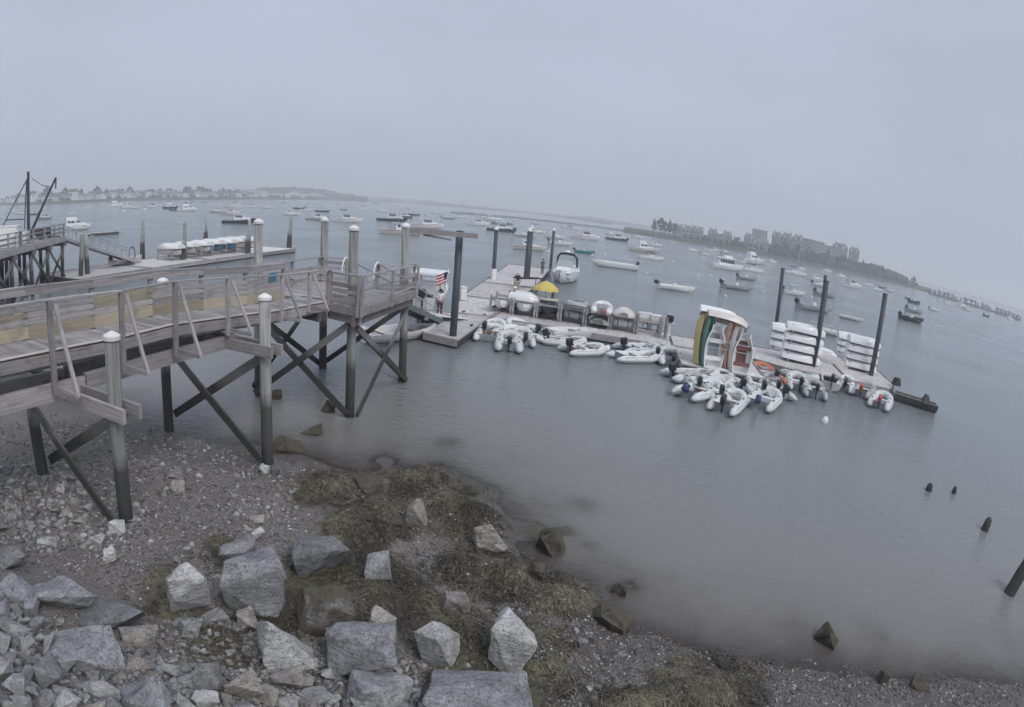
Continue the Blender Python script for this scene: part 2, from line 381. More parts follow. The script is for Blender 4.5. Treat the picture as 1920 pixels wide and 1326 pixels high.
def axis(lo, hi, step, far_lo, far_hi, growth=1.35):
    a = list(np.arange(lo, hi + step / 2, step)); s = step
    while a[-1] < far_hi: s *= growth; a.append(min(a[-1] + s, far_hi))
    s = step
    while a[0] > far_lo: s *= growth; a.insert(0, max(a[0] - s, far_lo))
    return np.array(a)
def grid_mesh(name, xs, ys, zf):
    X, Y = np.meshgrid(xs, ys); Z = zf(X, Y); nx, ny = len(xs), len(ys)
    co = np.stack([X, Y, Z], -1).reshape(-1, 3)
    i = np.arange(nx - 1)[None, :] + nx * np.arange(ny - 1)[:, None]
    f = np.stack([i, i + 1, i + 1 + nx, i + nx], -1).reshape(-1, 4)
    me = bpy.data.meshes.new(name)
    me.vertices.add(len(co)); me.vertices.foreach_set('co', co.ravel())
    me.loops.add(f.size); me.loops.foreach_set('vertex_index', f.ravel().astype(np.int32))
    me.polygons.add(len(f)); me.polygons.foreach_set('loop_start', np.arange(0, f.size, 4, dtype=np.int32))
    me.polygons.foreach_set('loop_total', np.full(len(f), 4, np.int32))
    me.update(calc_edges=True); me.shade_smooth(); return me, X, Y, Z

# beach ------------------------------------------------------------
m, nt_, b_ = mat_base('gravel', 0.85, 0.3)
p_ = worldpos(nt_); sx_ = nt_.nodes.new('ShaderNodeSeparateXYZ'); nt_.links.new(p_, sx_.inputs[0])
vo = N(nt_, 'ShaderNodeTexVoronoi', Scale=26.0); nt_.links.new(p_, vo.inputs['Vector'])
vo2 = N(nt_, 'ShaderNodeTexVoronoi', Scale=60.0); nt_.links.new(p_, vo2.inputs['Vector'])
big_ = noise(nt_, p_, 0.8, 5)
c_ = mixc(nt_, big_, (0.155, 0.14, 0.127), (0.265, 0.25, 0.236))
c_ = mixc(nt_, ramp(nt_, vo.outputs['Color'], [(0.0, (0, 0, 0)), (1.0, (1, 1, 1))]), mixc(nt_, 1.0, c_, (0.62, 0.6, 0.58), 'MULTIPLY'), mixc(nt_, 1.0, c_, (1.5, 1.5, 1.52), 'MULTIPLY'))
sp_ = ramp(nt_, vo2.outputs['Color'], [(0.86, (0, 0, 0)), (0.9, (1, 1, 1))])
c_ = mixc(nt_, mth(nt_, 'MULTIPLY', sp_, 0.4), c_, (0.42, 0.41, 0.40))
wz = mth(nt_, 'ADD', sx_.outputs[2], mth(nt_, 'MULTIPLY', big_, 0.22))
wet_ = ramp(nt_, wz, [(0.0, (1, 1, 1)), (0.14, (1, 1, 1)), (0.36, (0, 0, 0))])
c_ = mixc(nt_, mth(nt_, 'MULTIPLY', wet_, 0.6), c_, (0.085, 0.075, 0.066))
wa_ = N(nt_, 'ShaderNodeAttribute', attribute_name='weed')
c_ = mixc(nt_, mth(nt_, 'MULTIPLY', wa_.outputs['Fac'], mth(nt_, 'ADD', noise(nt_, p_, 5.0, 5), 0.35), True), c_, mixc(nt_, noise(nt_, p_, 30.0, 4), (0.06, 0.055, 0.042), (0.15, 0.14, 0.11)))
nt_.links.new(c_, b_.inputs['Base Color'])
nt_.links.new(ramp(nt_, wet_, [(0.0, (.85,) * 3), (1.0, (.4,) * 3)]), b_.inputs['Roughness'])
bump(nt_, b_, mth(nt_, 'ADD', vo.outputs['Distance'], mth(nt_, 'MULTIPLY', vo2.outputs['Distance'], 0.5)), 0.9, 0.04)
M['gravel'] = m
WEEDP = [[(545, 915), (600, 880), (700, 885), (830, 868), (880, 920), (935, 960), (915, 1010), (880, 1020), (800, 985), (760, 1010), (640, 1030), (600, 990), (640, 950), (560, 940)],
         [(815, 1045), (890, 1020), (960, 1040), (1020, 1070), (990, 1110), (930, 1130), (850, 1090)], [(970, 1100), (1050, 1070), (1110, 1105), (1130, 1150), (1050, 1150), (985, 1135)],
         [(560, 1040), (700, 1020), (760, 1070), (810, 1110), (890, 1120), (900, 1200), (860, 1250), (780, 1190), (680, 1160), (560, 1150), (540, 1100)], [(275, 1075), (330, 1070), (330, 1165), (280, 1150)], [(430, 1130), (560, 1120), (600, 1170), (480, 1190)],
         [(370, 1180), (440, 1180), (460, 1250), (390, 1260)], [(860, 1160), (930, 1170), (920, 1280), (860, 1250)], [(985, 1170), (1060, 1180), (1060, 1290), (990, 1280)], [(1180, 1290), (1290, 1230), (1420, 1250), (1420, 1326), (1080, 1326)], [(880, 1270), (1080, 1290), (1080, 1326), (980, 1326)], [(400, 1010), (430, 1010), (430, 1060), (400, 1060)]]
SUBW = [[(855, 895), (905, 890), (945, 920), (930, 940), (885, 930)], [(975, 985), (1050, 975), (1095, 1000), (1050, 1015), (985, 1005)], [(815, 812), (850, 810), (875, 835), (835, 840)], [(1060, 932), (1120, 938), (1130, 955), (1075, 950)], [(700, 855), (740, 855), (735, 868), (705, 866)], [(1085, 1010), (1115, 1015), (1105, 1035)], [(550, 790), (600, 795), (610, 825), (560, 825)], [(1170, 1090), (1195, 1095), (1190, 1110)], [(1740, 1240), (1780, 1235), (1770, 1260)]]
def pip(px, py, poly):
    ins = np.zeros(px.shape, bool); j = len(poly) - 1
    for i in range(len(poly)):
        xi, yi = poly[i]; xj, yj = poly[j]
        ins ^= ((yi > py) != (yj > py)) & (px < (xj - xi) * (py - yi) / (yj - yi + 1e-12) + xi); j = i
    return ins
WEEDW = [[tuple(GT(*q)[:2]) for q in pl] for pl in WEEDP]
me, BX, BY, BZ = grid_mesh('beach', axis(-15, 19, 0.12, -400, 3000, 1.3), axis(1.0, 23, 0.12, -400, 3000, 1.3), hterr)
wv = np.zeros(BX.shape)
for pl in WEEDW: wv = np.maximum(wv, pip(BX, BY, pl))
for pl in SUBW: wv = np.maximum(wv, pip(BX, BY, [tuple(G(*q)[:2]) for q in pl]))
for _ in range(5): wv[1:-1, 1:-1] = (wv[1:-1, 1:-1] + wv[:-2, 1:-1] + wv[2:, 1:-1] + wv[1:-1, :-2] + wv[1:-1, 2:]) / 5
wv = np.clip(wv * 1.3 + 1.6 * vnoise(BX, BY, 3.0, 5) * (wv > .02) * (wv < .98), 0, 1)
me.attributes.new('weed', 'FLOAT', 'POINT').data.foreach_set('value', wv.ravel().astype(np.float32))
tag(link('beach', me, 'gravel'), kind='structure')

# water ------------------------------------------------------------
m = bpy.data.materials.new('harbour_water'); m.use_nodes = True; nw = m.node_tree; nw.nodes.clear()
ow = nw.nodes.new('ShaderNodeOutputMaterial'); at = N(nw, 'ShaderNodeAttribute', attribute_name='depth')
alpha = mth(nw, 'SUBTRACT', 1.0, mth(nw, 'POWER', 2.718, mth(nw, 'MULTIPLY', at.outputs['Fac'], -7.5)), True)
pw = worldpos(nw)
body = ramp(nw, mth(nw, 'MULTIPLY', at.outputs['Fac'], 0.42), [(0.0, (0.245, 0.22, 0.205)), (0.35, (0.222, 0.223, 0.222)), (1.0, (0.198, 0.223, 0.234))])
body = mixc(nw, mth(nw, 'MULTIPLY', noise(nw, pw, 0.05, 3), 0.35), body, (0.175, 0.195, 0.202))
dif = nw.nodes.new('ShaderNodeBsdfDiffuse'); nw.links.new(body, dif.inputs[0])
tr = nw.nodes.new('ShaderNodeBsdfTransparent'); tr.inputs[0].default_value = (0.75, 0.70, 0.62, 1)
mx1 = nw.nodes.new('ShaderNodeMixShader'); nw.links.new(alpha, mx1.inputs[0]); nw.links.new(tr.outputs[0], mx1.inputs[1]); nw.links.new(dif.outputs[0], mx1.inputs[2])
gl = nw.nodes.new('ShaderNodeBsdfGlossy'); gl.inputs['Roughness'].default_value = 0.13; gl.inputs['Color'].default_value = (0.92, 0.95, 0.97, 1)
mp = nw.nodes.new('ShaderNodeMapping'); mp.inputs['Scale'].default_value = (1.0, 1.6, 1); mp.inputs['Rotation'].default_value = (0, 0, 0.5); nw.links.new(pw, mp.inputs[0])
n1, n2 = noise(nw, mp.outputs[0], 2.0, 3), noise(nw, mp.outputs[0], 6.0, 2); n3 = noise(nw, pw, 0.07, 3)
calm = ramp(nw, n3, [(0.35, (.25,) * 3), (0.65, (1,) * 3)])
hh = mth(nw, 'MULTIPLY', mth(nw, 'ADD', n1, mth(nw, 'MULTIPLY', n2, 0.5)), calm)
bw = N(nw, 'ShaderNodeBump', Strength=1.0, Distance=0.085); nw.links.new(hh, bw.inputs['Height'])
nw.links.new(bw.outputs[0], gl.inputs['Normal'])
fr = N(nw, 'ShaderNodeFresnel', IOR=1.33); nw.links.new(bw.outputs[0], fr.inputs['Normal'])
mx2 = nw.nodes.new('ShaderNodeMixShader'); nw.links.new(mth(nw, 'MULTIPLY', fr.outputs[0], 0.92), mx2.inputs[0]); nw.links.new(mx1.outputs[0], mx2.inputs[1]); nw.links.new(gl.outputs[0], mx2.inputs[2])
nw.links.new(mx2.outputs[0], ow.inputs[0]); M['harbour_water'] = m
me, X, Y, Z = grid_mesh('water', axis(-16, 26, 0.25, -3800, 3800, 1.35), axis(1, 30, 0.25, -100, 3900, 1.35), lambda x, y: x * 0)
at_ = me.attributes.new('depth', 'FLOAT', 'POINT')
dep = np.where(np.hypot(X, Y) > 60, 2.5, np.maximum(-hterr(X, Y), 0)); at_.data.foreach_set('value', dep.ravel().astype(np.float32))
tag(link('water', me, 'harbour_water'), kind='structure')

# haze -------------------------------------------------------------
m = bpy.data.materials.new('haze'); m.use_nodes = True; nh = m.node_tree; nh.nodes.clear()
oh = nh.nodes.new('ShaderNodeOutputMaterial'); pv = nh.nodes.new('ShaderNodeVolumePrincipled')
pv.inputs['Color'].default_value = (0.95, 0.96, 1.0, 1); pv.inputs['Density'].default_value = 0.0009; pv.inputs['Anisotropy'].default_value = 0.1
nh.links.new(pv.outputs[0], oh.inputs['Volume']); M['haze'] = m
tag(MB().box((0, 1000, 28), (7900, 6200, 66)).build('haze', 'haze'), kind='stuff')

# far shores -------------------------------------------------------
LSH = [(-60, 387), (0, 385), (60, 384.5), (125, 382), (250, 376), (350, 375), (475, 374), (560, 374.5), (653, 376), (759, 381), (860, 389.5), (1000, 401.5), (1150, 422)]
def shore(name, pts, prof, mat, noise_h=0.0):
    """strip of land: waterline points, then rows further inland (distance, height)"""
    vs, fs = [], []; n = len(pts)
    for dist, h in prof:
        for i, p in enumerate(pts):
            r = math.hypot(p[0], p[1]); k = (r + dist) / r
            hh = h * (1 + noise_h * math.sin(i * 1.7 + dist))
            vs.append((p[0] * k, p[1] * k, hh))
    for j in range(len(prof) - 1):
        for i in range(n - 1):
            a = j * n + i; fs.append((a, a + 1, a + 1 + n, a + n))
    me = MB().add(vs, fs).mesh(name, True); return tag(link(name, me, mat), kind='structure')
def dense(pts, k=6):
    o = []
    for a, b in zip(pts[:-1], pts[1:]):
        for i in range(k): t = i / k; o.append((a[0] + (b[0] - a[0]) * t, a[1] + (b[1] - a[1]) * t))
    return o + [pts[-1]]
LS = []
for p in dense(LSH):
    g = G(*p); r = min(math.hypot(g.x, g.y), 1900.0); q = at_range(p[0], p[1], r); LS.append(Vector((q.x, q.y, 0)))
shore('far_shore', LS, [(0, -0.5), (6, 1.2), (25, 2.6), (140, 4.0), (400, 5.0)], 'scrub', 0.1)
RSH = [(1170, 431), (1239, 446), (1280, 454), (1360, 468), (1440, 481), (1545, 498), (1620, 514), (1680, 530), (1720, 543), (1745, 551)]
RS = []
for p in dense(RSH):
    r = 470 if p[0] < 1420 else 470 + (p[0] - 1420) * 0.35
    q = at_range(p[0], p[1], r); RS.append(Vector((q.x, q.y, 0)))
def right_prof(i, n):
    x = RSH[0][0] + (RSH[-1][0] - RSH[0][0]) * i / (n - 1)
    return max(0.12, min(1, (x - 1300) / 130)) * max(0.05, min(1, (1690 - x) / 90))
vs, fs = [], []; n_ = len(RS)
for dist, h in [(0, -0.5), (5, 1.5), (16, 2.2), (30, 7.5), (70, 10.5), (260, 11)]:
    for i, p in enumerate(RS):
        r = math.hypot(p.x, p.y); k = (r + dist) / r; e = right_prof(i, n_)
        vs.append((p.x * k, p.y * k, h if h < 2 else 2 + (h - 2) * e))
for j in range(5):
    for i in range(n_ - 1): a = j * n_ + i; fs.append((a, a + 1, a + 1 + n_, a + n_))
tag(link('right_shore', MB().add(vs, fs).mesh('right_shore', True), 'scrub'), kind='structure')
# wooded hill beyond the left shore, and low ridges far away
def ridge(name, x0, x1, rng_m, prof_px, depth, mat='scrub'):
    """prof_px: (x, y) of its skyline; a mound at a horizontal range"""
    xs = [x0 + (x1 - x0) * i / 40 for i in range(41)]; vs, fs = [], []
    for x in xs:
        y = np.interp(x, [p[0] for p in prof_px], [p[1] for p in prof_px])
        t = at_range(x, y, rng_m + depth * 0.5); h = max(t.z, 0.5)
        for k, hh in ((0.0, -0.5), (0.2, 0.45 * h), (0.5, h), (0.8, 0.7 * h), (1.0, -0.5)):
            r = rng_m + depth * k; d = math.hypot(t.x, t.y); vs.append((t.x * r / d, t.y * r / d, hh))
    for i in range(40):
        for j in range(4): a = i * 5 + j; fs.append((a, a + 5, a + 6, a + 1))
    return tag(link(name, MB().add(vs, fs).mesh(name, True), mat), kind='structure')
HILL = [(380, 366), (440, 360), (470, 357), (500, 354), (540, 353), (580, 355), (610, 358), (640, 366), (680, 372)]
ridge('wooded_hill', 380, 690, 1120, HILL, 500)
ridge('far_headland', 660, 1010, 2000, [(660, 371), (720, 372), (760, 374), (800, 375), (850, 382), (900, 388), (960, 393), (1010, 399)], 500)
ridge('far_point', 990, 1330, 1700, [(990, 397), (1060, 404), (1100, 406), (1150, 413), (1200, 421), (1260, 430), (1330, 441)], 500)
ridge('distant_hills', 1690, 1960, 2200, [(1690, 521), (1730, 530), (1800, 548), (1900, 576), (1960, 596)], 500)

def blob_cloud(n, spread, size, seed):
    """n leafy lumps, uneven, as one mesh (MB)"""
    r = random.Random(seed); mb = MB()
    bm = bmesh.new(); bmesh.ops.create_icosphere(bm, subdivisions=1, radius=1.0)
    V = [v.co.copy() for v in bm.verts]; F = [[v.index for v in f.verts] for f in bm.faces]; bm.free()
    for _ in range(n):
        c = spread(r); s = size(r)
        mb.add([(c[0] + v.x * s * r.uniform(.7, 1.25), c[1] + v.y * s * r.uniform(.7, 1.25), c[2] + v.z * s * r.uniform(.6, 1.1)) for v in V], F)
    return mb
def hill_spread(r):
    x = r.uniform(385, 685); k = r.uniform(0.12, 0.62)
    y = np.interp(x, [p[0] for p in HILL], [p[1] for p in HILL])
    t = at_range(x, y, 1370); h = max(t.z, 0.5); f = np.interp(k, [0, .2, .5, .8], [0, .45, 1, .7])
    d = math.hypot(t.x, t.y); rr = 1120 + 500 * k
    return (t.x * rr / d, t.y * rr / d, h * f - 1)
tag(blob_cloud(900, hill_spread, lambda r: r.uniform(3, 6.5), 3).build('hillside_wood', 'foliage'), 'dense green wood covering the low hill beyond the harbour', 'wood', kind='stuff')
def bluff_spread(r):
    x = r.uniform(1425, 1650); i = (x - RSH[0][0]) / (RSH[-1][0] - RSH[0][0]) * (n_ - 1); j = int(i)
    p = RS[j].lerp(RS[min(j + 1, n_ - 1)], i - j); d = r.uniform(14, 38); rr = p.length; e = right_prof(i, n_)
    z = np.interp(d, [14, 30, 40], [2.2, 7.5, 8]); z = 2 + (z - 2) * e
    return (p.x * (rr + d) / rr, p.y * (rr + d) / rr, z + r.uniform(0, 2.0))
tag(blob_cloud(700, bluff_spread, lambda r: r.uniform(1.2, 2.6), 5).build('bluff_scrub', 'foliage'), 'dark scrub and trees covering the bluff below the apartment blocks', 'scrub', kind='stuff')
def lsh_spread(r):
    x = r.uniform(-40, 760); g = LSP(x); d = r.uniform(25, 60); rr = g.length
    return (g.x * (rr + d) / rr, g.y * (rr + d) / rr, r.uniform(2.5, 5))
def LSP(x):
    xs = [p[0] for p in dense(LSH)]; j = max(0, min(len(xs) - 2, int(np.searchsorted(xs, x)) - 1)); t = (x - xs[j]) / (xs[j + 1] - xs[j])
    return LS[j].lerp(LS[j + 1], t)
tag(blob_cloud(420, lsh_spread, lambda r: r.uniform(1.5, 3.2), 8).build('shore_shrubs', 'foliage'), 'hedges and low shrubs between the houses on the far left shore', 'shrubs', kind='stuff')
# breakwater
bk = [at_range(x, y, r) for x, y, r in ((850, 400.5, 500), (960, 409.5, 520), (1050, 418, 540), (1150, 429.5, 545), (1255, 444, 560))]
mbk = MB()
for a, b in zip(bk[:-1], bk[1:]):
    a, b = Vector((a.x, a.y, 0)), Vector((b.x, b.y, 0)); nn = int((b - a).length / 3)
    for i in range(nn):
        p = a.lerp(b, i / nn); mbk.box((p.x, p.y, 0.35 + random.uniform(-.1, .25)), (random.uniform(2.8, 4), random.uniform(3, 5), 1.6), random.uniform(0, 3), 0.7)
tag(mbk.build('breakwater', 'roof_grey'), 'long low dark stone breakwater crossing the far harbour', 'breakwater')
# ================================================================== the timber pier with its end platform
PA, PB = Vector((-6.23, 11.25, 0)), Vector((-0.71, 20.11, 0))
AX = (PB - PA).normalized(); AN = Vector((-AX.y, AX.x, 0))          # along the walkway; AN to its far side
SZ = [(-9, 4.5), (0, 4.32), (1.93, 4.25), (3.6, 4.28), (5.5, 4.18), (7.84, 4.04), (10.44, 4.0), (13, 4.0)]
def dz(s): return float(np.interp(s, [a for a, b in SZ], [b for a, b in SZ]))
def PW(s, w, dzz=0.0): p = PA + AX * s + AN * w; return Vector((p.x, p.y, dz(s) + dzz))
WID = 1.15
pier = thing('timber_pier', (PA.x, PA.y, 0), label='long grey timber pier on piles crossing the left foreground beach', cat='pier')
def pile(parent, base, top, r, cap=True, mat='pile_wood', name='pile', capr=1.12):
    base, top = Vector(base), Vector(top); ax = top - base; L = ax.length
    q = ax.to_track_quat('Z', 'X').to_matrix().to_4x4()
    mb = MB().tube([(0, 0, z) for z in (0, L * .33, L * .66, L)], [r * 1.04, r, r * .98, r * .95], 14)
    o = mb.build(name, mat, parent, Matrix.Translation(base) @ q, smooth=True)
    if cap:
        MB().lathe([(r * capr, -0.02), (r * capr, 0.065), (r * .85, 0.10), (r * .35, 0.145), (0.01, 0.16)], n=14).build('pile_cap', 'white_plastic', o, local=T(0, 0, L))
    return o
def pile_px(parent, bpx, tpx, r, zb=0.0, sink=1.0, cap=True, mat='pile_wood', name='pile'):
    b = G(*bpx, zb); t = at_range(tpx[0], tpx[1], math.hypot(b.x, b.y)); d = (t - b).normalized()
    if cap: t = t - d * 0.14
    return pile(parent, b - d * (sink / max(d.z, .2)), t, r, cap, mat, name), b, t
P1, p1b, p1t = pile_px(pier, (238, 983), (209, 622), 0.165, 0.45)
P2, p2b, p2t = pile_px(pier, (502, 868), (496.5, 551), 0.165, 0.1)
P3, p3b, p3t = pile_px(pier, (655.5, 781), (664, 423), 0.165)
P4, p4b, p4t = pile_px(pier, (605, 690), (609, 408), 0.17)
P5, p5b, p5t = pile_px(pier, (754, 714), (761, 419), 0.165)
PF1, f1b, f1t = pile_px(pier, (80, 885), (37, 577), 0.16, 0.5)
PF2, f2b, f2t = pile_px(pier, (317, 805), (305, 521), 0.16, 0.05)
PF3, f3b, f3t = pile_px(pier, (486, 742), (485, 411), 0.165)
# walkway deck
s = -8.0
while s < 10.6:
    w = 0.14; a, b = PW(s + w / 2, -0.02, -0.02), PW(s + w / 2, WID + 0.02, -0.02)
    beam('deck_plank', a, b, w - 0.012, 0.04, 'weathered_wood', pier); s += w
for s0, s1 in ((-8, -2.2), (-2.2, 1.93), (1.93, 3.6), (3.6, 7.84), (7.84, 10.5)):
    for w, hh, th, m_ in ((-0.03, 0.26, 0.05, 'weathered_wood'), (WID + 0.03, 0.26, 0.05, 'weathered_wood')):
        beam('rim_board', PW(s0, w, -0.045 - hh / 2 - 0.005), PW(s1 - 0.004, w, -0.045 - hh / 2 - 0.005), th, hh, m_, pier)
    beam('edge_strip', PW(s0, -0.045, 0.012), PW(s1 - 0.003, -0.045, 0.012), 0.07, 0.03, 'hull_cream', pier)
    for w in (0.2, 0.57, 0.95):
        beam('stringer', PW(s0, w, -0.24), PW(s1 - 0.004, w, -0.24), 0.1, 0.38, 'weathered_wood', pier)
# deep girders of the shoreward spans
for w in (0.12, WID - 0.12):
    beam('girder', PW(-8, w, -0.95), PW(0.9, w, -0.98), 0.14, 0.4, 'weathered_wood', pier)
    beam('girder', PW(0.95, w, -0.9), PW(6.0, w, -0.72), 0.14, 0.36, 'weathered_wood', pier)
# near railing: posts run below the deck and carry outriggers and raking braces
PS = [(-5.9, 1.0), (-4.1, 1.0), (-2.0, 1.0), (0, 1.0), (1.93, .86), (3.6, .82), (5.51, .5), (7.84, .36), (9.24, .22), (10.4, .1)]
for s, low in PS:
    beam('post', PW(s, -0.10, -low), PW(s, -0.10, 1.05), 0.09, 0.12, 'weathered_wood', pier, up=AX)
    if low > 0.2:
        e = 0.8 if low > .4 else 0.7
        beam('outrigger', PW(s + 0.07, 0.1, -low + 0.14), PW(s + 0.07, -e - 0.1, -low + 0.14), 0.05, 0.1, 'weathered_wood', pier)
        beam('raking_brace', PW(s + 0.12, -0.14, 0.98), PW(s + 0.12, -e - 0.08, -low + 0.12), 0.045, 0.09, 'weathered_wood', pier, up=AX)
for (s0, _), (s1, _) in zip(PS[:-1], PS[1:]):
    beam('handrail', PW(s0, -0.08, 1.07), PW(s1 - 0.004, -0.08, 1.07), 0.15, 0.04, 'weathered_wood', pier)
# far railing: boarded, open slot under the top board
FP = [-7.5, -5.6, -3.7, -1.8, 0.1, 2.0, 3.9, 5.8, 7.7, 9.6]
for i, s in enumerate(FP):
    beam('post', PW(s, WID + 0.10, -0.3), PW(s, WID + 0.10, 1.18), 0.09, 0.12, 'weathered_wood', pier, up=AX)
    if i + 1 < len(FP):
        s1 = FP[i + 1] - 0.004
        beam('handrail', PW(s, WID + 0.09, 1.20), PW(s1, WID + 0.09, 1.20), 0.15, 0.04, 'weathered_wood', pier)
        for z0, hgt, mt in ((0.03, 0.29, 'new_wood'), (0.345, 0.14, 'weathered_wood'), (0.505, 0.12, 'new_wood' if i in (3, 5) else 'weathered_wood'), (0.645, 0.14, 'new_wood' if i == 5 else 'weathered_wood'), (1.02, 0.15, 'weathered_wood')):
            beam('rail_board', PW(s, WID + 0.02, z0 + hgt / 2), PW(s1, WID + 0.02, z0 + hgt / 2), 0.035, hgt, mt, pier)
# bents: paired cross beams clamped to the piles, and cross braces
def lerp(a, b, t): return a + (b - a) * t
def on(b, t, z): k = (z - b.z) / (t.z - b.z); return lerp(b, t, k)
def bent(nb, ntp, fb, ft, zb, over=0.45, zlow=0.5, mt='dark_wood'):
    for sgn in (-1, 1):
        off = AX * 0.21 * sgn
        a, c = on(nb, ntp, zb) + off, on(fb, ft, zb) + off; d = (c - a).normalized()
        beam('cross_beam', a - d * over, c + d * over, 0.09, 0.30, 'weathered_wood', pier)
    beam('cross_brace', on(nb, ntp, zb - 0.1) + AX * 0.3, on(fb, ft, zlow + 0.15) + AX * 0.3, 0.07, 0.25, mt, pier)
    beam('cross_brace', on(nb, ntp, zlow - 0.05) - AX * 0.3, on(fb, ft, zb - 0.1) - AX * 0.3, 0.07, 0.22, mt, pier)
bent(p1b, p1t, f1b, f1t, 3.2, 0.55, 0.6)
bent(p2b, p2t, f2b, f2t, 3.42, 0.4, 0.35)
# platform ---------------------------------------------------------
ZP = 4.0
C, D = G(674, 577, ZP), G(778, 543.5, ZP)
RT = 5.0
def gp(x, y, z): g = G(x, y, RT); return Vector((g.x, g.y, z))
E_, F_ = gp(603, 482, ZP), gp(493, 496, ZP)
B0 = PW(10.44, -0.05); B0.z = ZP; B1 = PW(10.44, WID); B1.z = ZP
dA = (D - C).normalized(); dN = Vector((-dA.y, dA.x, 0))
plat = [B0, C, D, E_, F_, B1]
platc = sum(plat, Vector()) / 6
def clip_line(p, d):                                                 # where a line crosses the platform outline
    ts = []
    for i in range(len(plat)):
        a, b = plat[i], plat[(i + 1) % len(plat)]; e = b - a; den = d.x * e.y - d.y * e.x
        if abs(den) < 1e-9: continue
        t = ((a.x - p.x) * e.y - (a.y - p.y) * e.x) / den; u = ((a.x - p.x) * d.y - (a.y - p.y) * d.x) / den
        if 0 <= u <= 1: ts.append(t)
    return (min(ts), max(ts)) if len(ts) >= 2 else None
k = -1.0
while k < 9:
    p = C + dA * (k + 0.07); r_ = clip_line(p, dN)
    if r_ and r_[1] - r_[0] > 0.15: beam('deck_plank', p + dN * r_[0] + Vector((0, 0, -.02)), p + dN * r_[1] + Vector((0, 0, -.02)), 0.128, 0.04, 'weathered_wood', pier)
    k += 0.14
for a, b in zip(plat, plat[1:] + plat[:1]):
    if a is B1: continue
    d = (b - a).normalized(); o = Vector((d.y, -d.x, 0)) * 0.03
    beam('rim_board', a + o + Vector((0, 0, -0.17)), b + o + Vector((0, 0, -0.17)) - d * 0.01, 0.05, 0.28, 'weathered_wood', pier)
for t in (0.08, 0.92):
    a, b = lerp(C, D, t) + dN * 0.12, lerp(B0, E_, t) - dN * 0.1
    beam('cross_beam', a + Vector((0, 0, -0.47)), b + Vector((0, 0, -0.47)), 0.25, 0.30, 'dark_wood', pier)
beam('cross_beam', lerp(C, D, -0.03) + dN * .15 + Vector((0, 0, -.48)), lerp(C, D, 1.02) + dN * .15 + Vector((0, 0, -.48)), 0.09, 0.30, 'dark_wood', pier)
beam('cross_beam', B0 + Vector((0, 0, -.46)) + dA * .12, C + Vector((0, 0, -.46)) + dA * .12, .12, .28, 'weathered_wood', pier)
beam('cross_beam', PW(9.9, -0.1, -0.47), PW(10.3, WID + 1.5, -0.47), 0.2, 0.3, 'dark_wood', pier)
def rail(pts, boards, posts, top=1.0):
    for a, b in zip(pts[:-1], pts[1:]):
        d = (b - a); L = d.length; d = d / L
        beam('handrail', a + Vector((0, 0, top)), b + Vector((0, 0, top)) - d * 0.003, 0.15, 0.04, 'weathered_wood', pier)
        for z0, hgt in boards:
            beam('rail_board', a + Vector((0, 0, z0 + hgt / 2)), b + Vector((0, 0, z0 + hgt / 2)), 0.035, hgt, 'weathered_wood', pier)
        nn = max(1, round(L / posts))
        for i in range(nn + 1):
            p = lerp(a, b, i / nn); o = Vector((d.y, -d.x, 0)) * 0.085
            beam('post', p + o + Vector((0, 0, -0.32)), p + o + Vector((0, 0, top - 0.02)), 0.09, 0.09, 'weathered_wood', pier)
rail([B0, C], [(0.05, .25), (0.36, .14), (0.56, .13)], 1.6)
rail([C, D], [(0.10, 0.05), (0.5, 0.06)], 2.4)
EA, EB = gp(650, 486, ZP), gp(709, 495, ZP)
rail([D, gp(757, 498.5, ZP), EB], [(0.12, .14), (0.55, .13)], 1.6)
rail([EA, E_], [(0.04, .2), (0.3, .14), (0.52, .13), (0.74, .13)], 1.2)
rail([E_, F_], [(0.04, .2), (0.3, .14), (0.52, .13)], 2.2)
for a, b in ((p3b, p3t), (p5b, p5t)):
    pass
def xb(a, b, w=0.07, h=0.22, off=Vector()): beam('cross_brace', a + off, b + off, w, h, 'dark_wood', pier)
xb(on(f3b, f3t, 3.2), on(p3b, p3t, 0.15), off=-dA * .22)
xb(on(p3b, p3t, 3.3), on(f3b, f3t, 0.2), off=-dA * .3)
xb(on(p3b, p3t, 3.2), on(p5b, p5t, 0.05), off=-dN * .2)
xb(on(p3b, p3t, 0.1), on(p5b, p5t, 3.4), off=-dN * .28, h=.18)
xb(on(p4b, p4t, 3.2), on(p5b, p5t, 0.05), off=dA * .2)
xb(on(p4b, p4t, 0.25), on(p5b, p5t, 3.2), off=dA * .28)
xb(on(f3b, f3t, 3.2), on(p4b, p4t, 0.2), off=dN * .2)
xb(on(f3b, f3t, 0.3), on(p4b, p4t, 3.3), off=dN * .28)
# white pipe handrails at the head of the gangway
for p in (EA, EB):
    q = p + Vector((0, 0, 0.02))
    MB().tube([q + dA * (0.5 * math.cos(t) - .1) * 0.6 + Vector((0, 0, 0.55 + 0.5 * math.sin(t))) for t in np.linspace(math.pi * 1.15, -0.25, 12)], 0.035, 8).build('hoop_rail', 'white_plastic', pier, smooth=True)
# blue notice on the boarded rail
pn = PW(8.9, WID - 0.02, 0.8); beam('notice', pn + AX * .18 * -1, pn + AX * .18, 0.02, 0.3, 'hull_blue', pier)
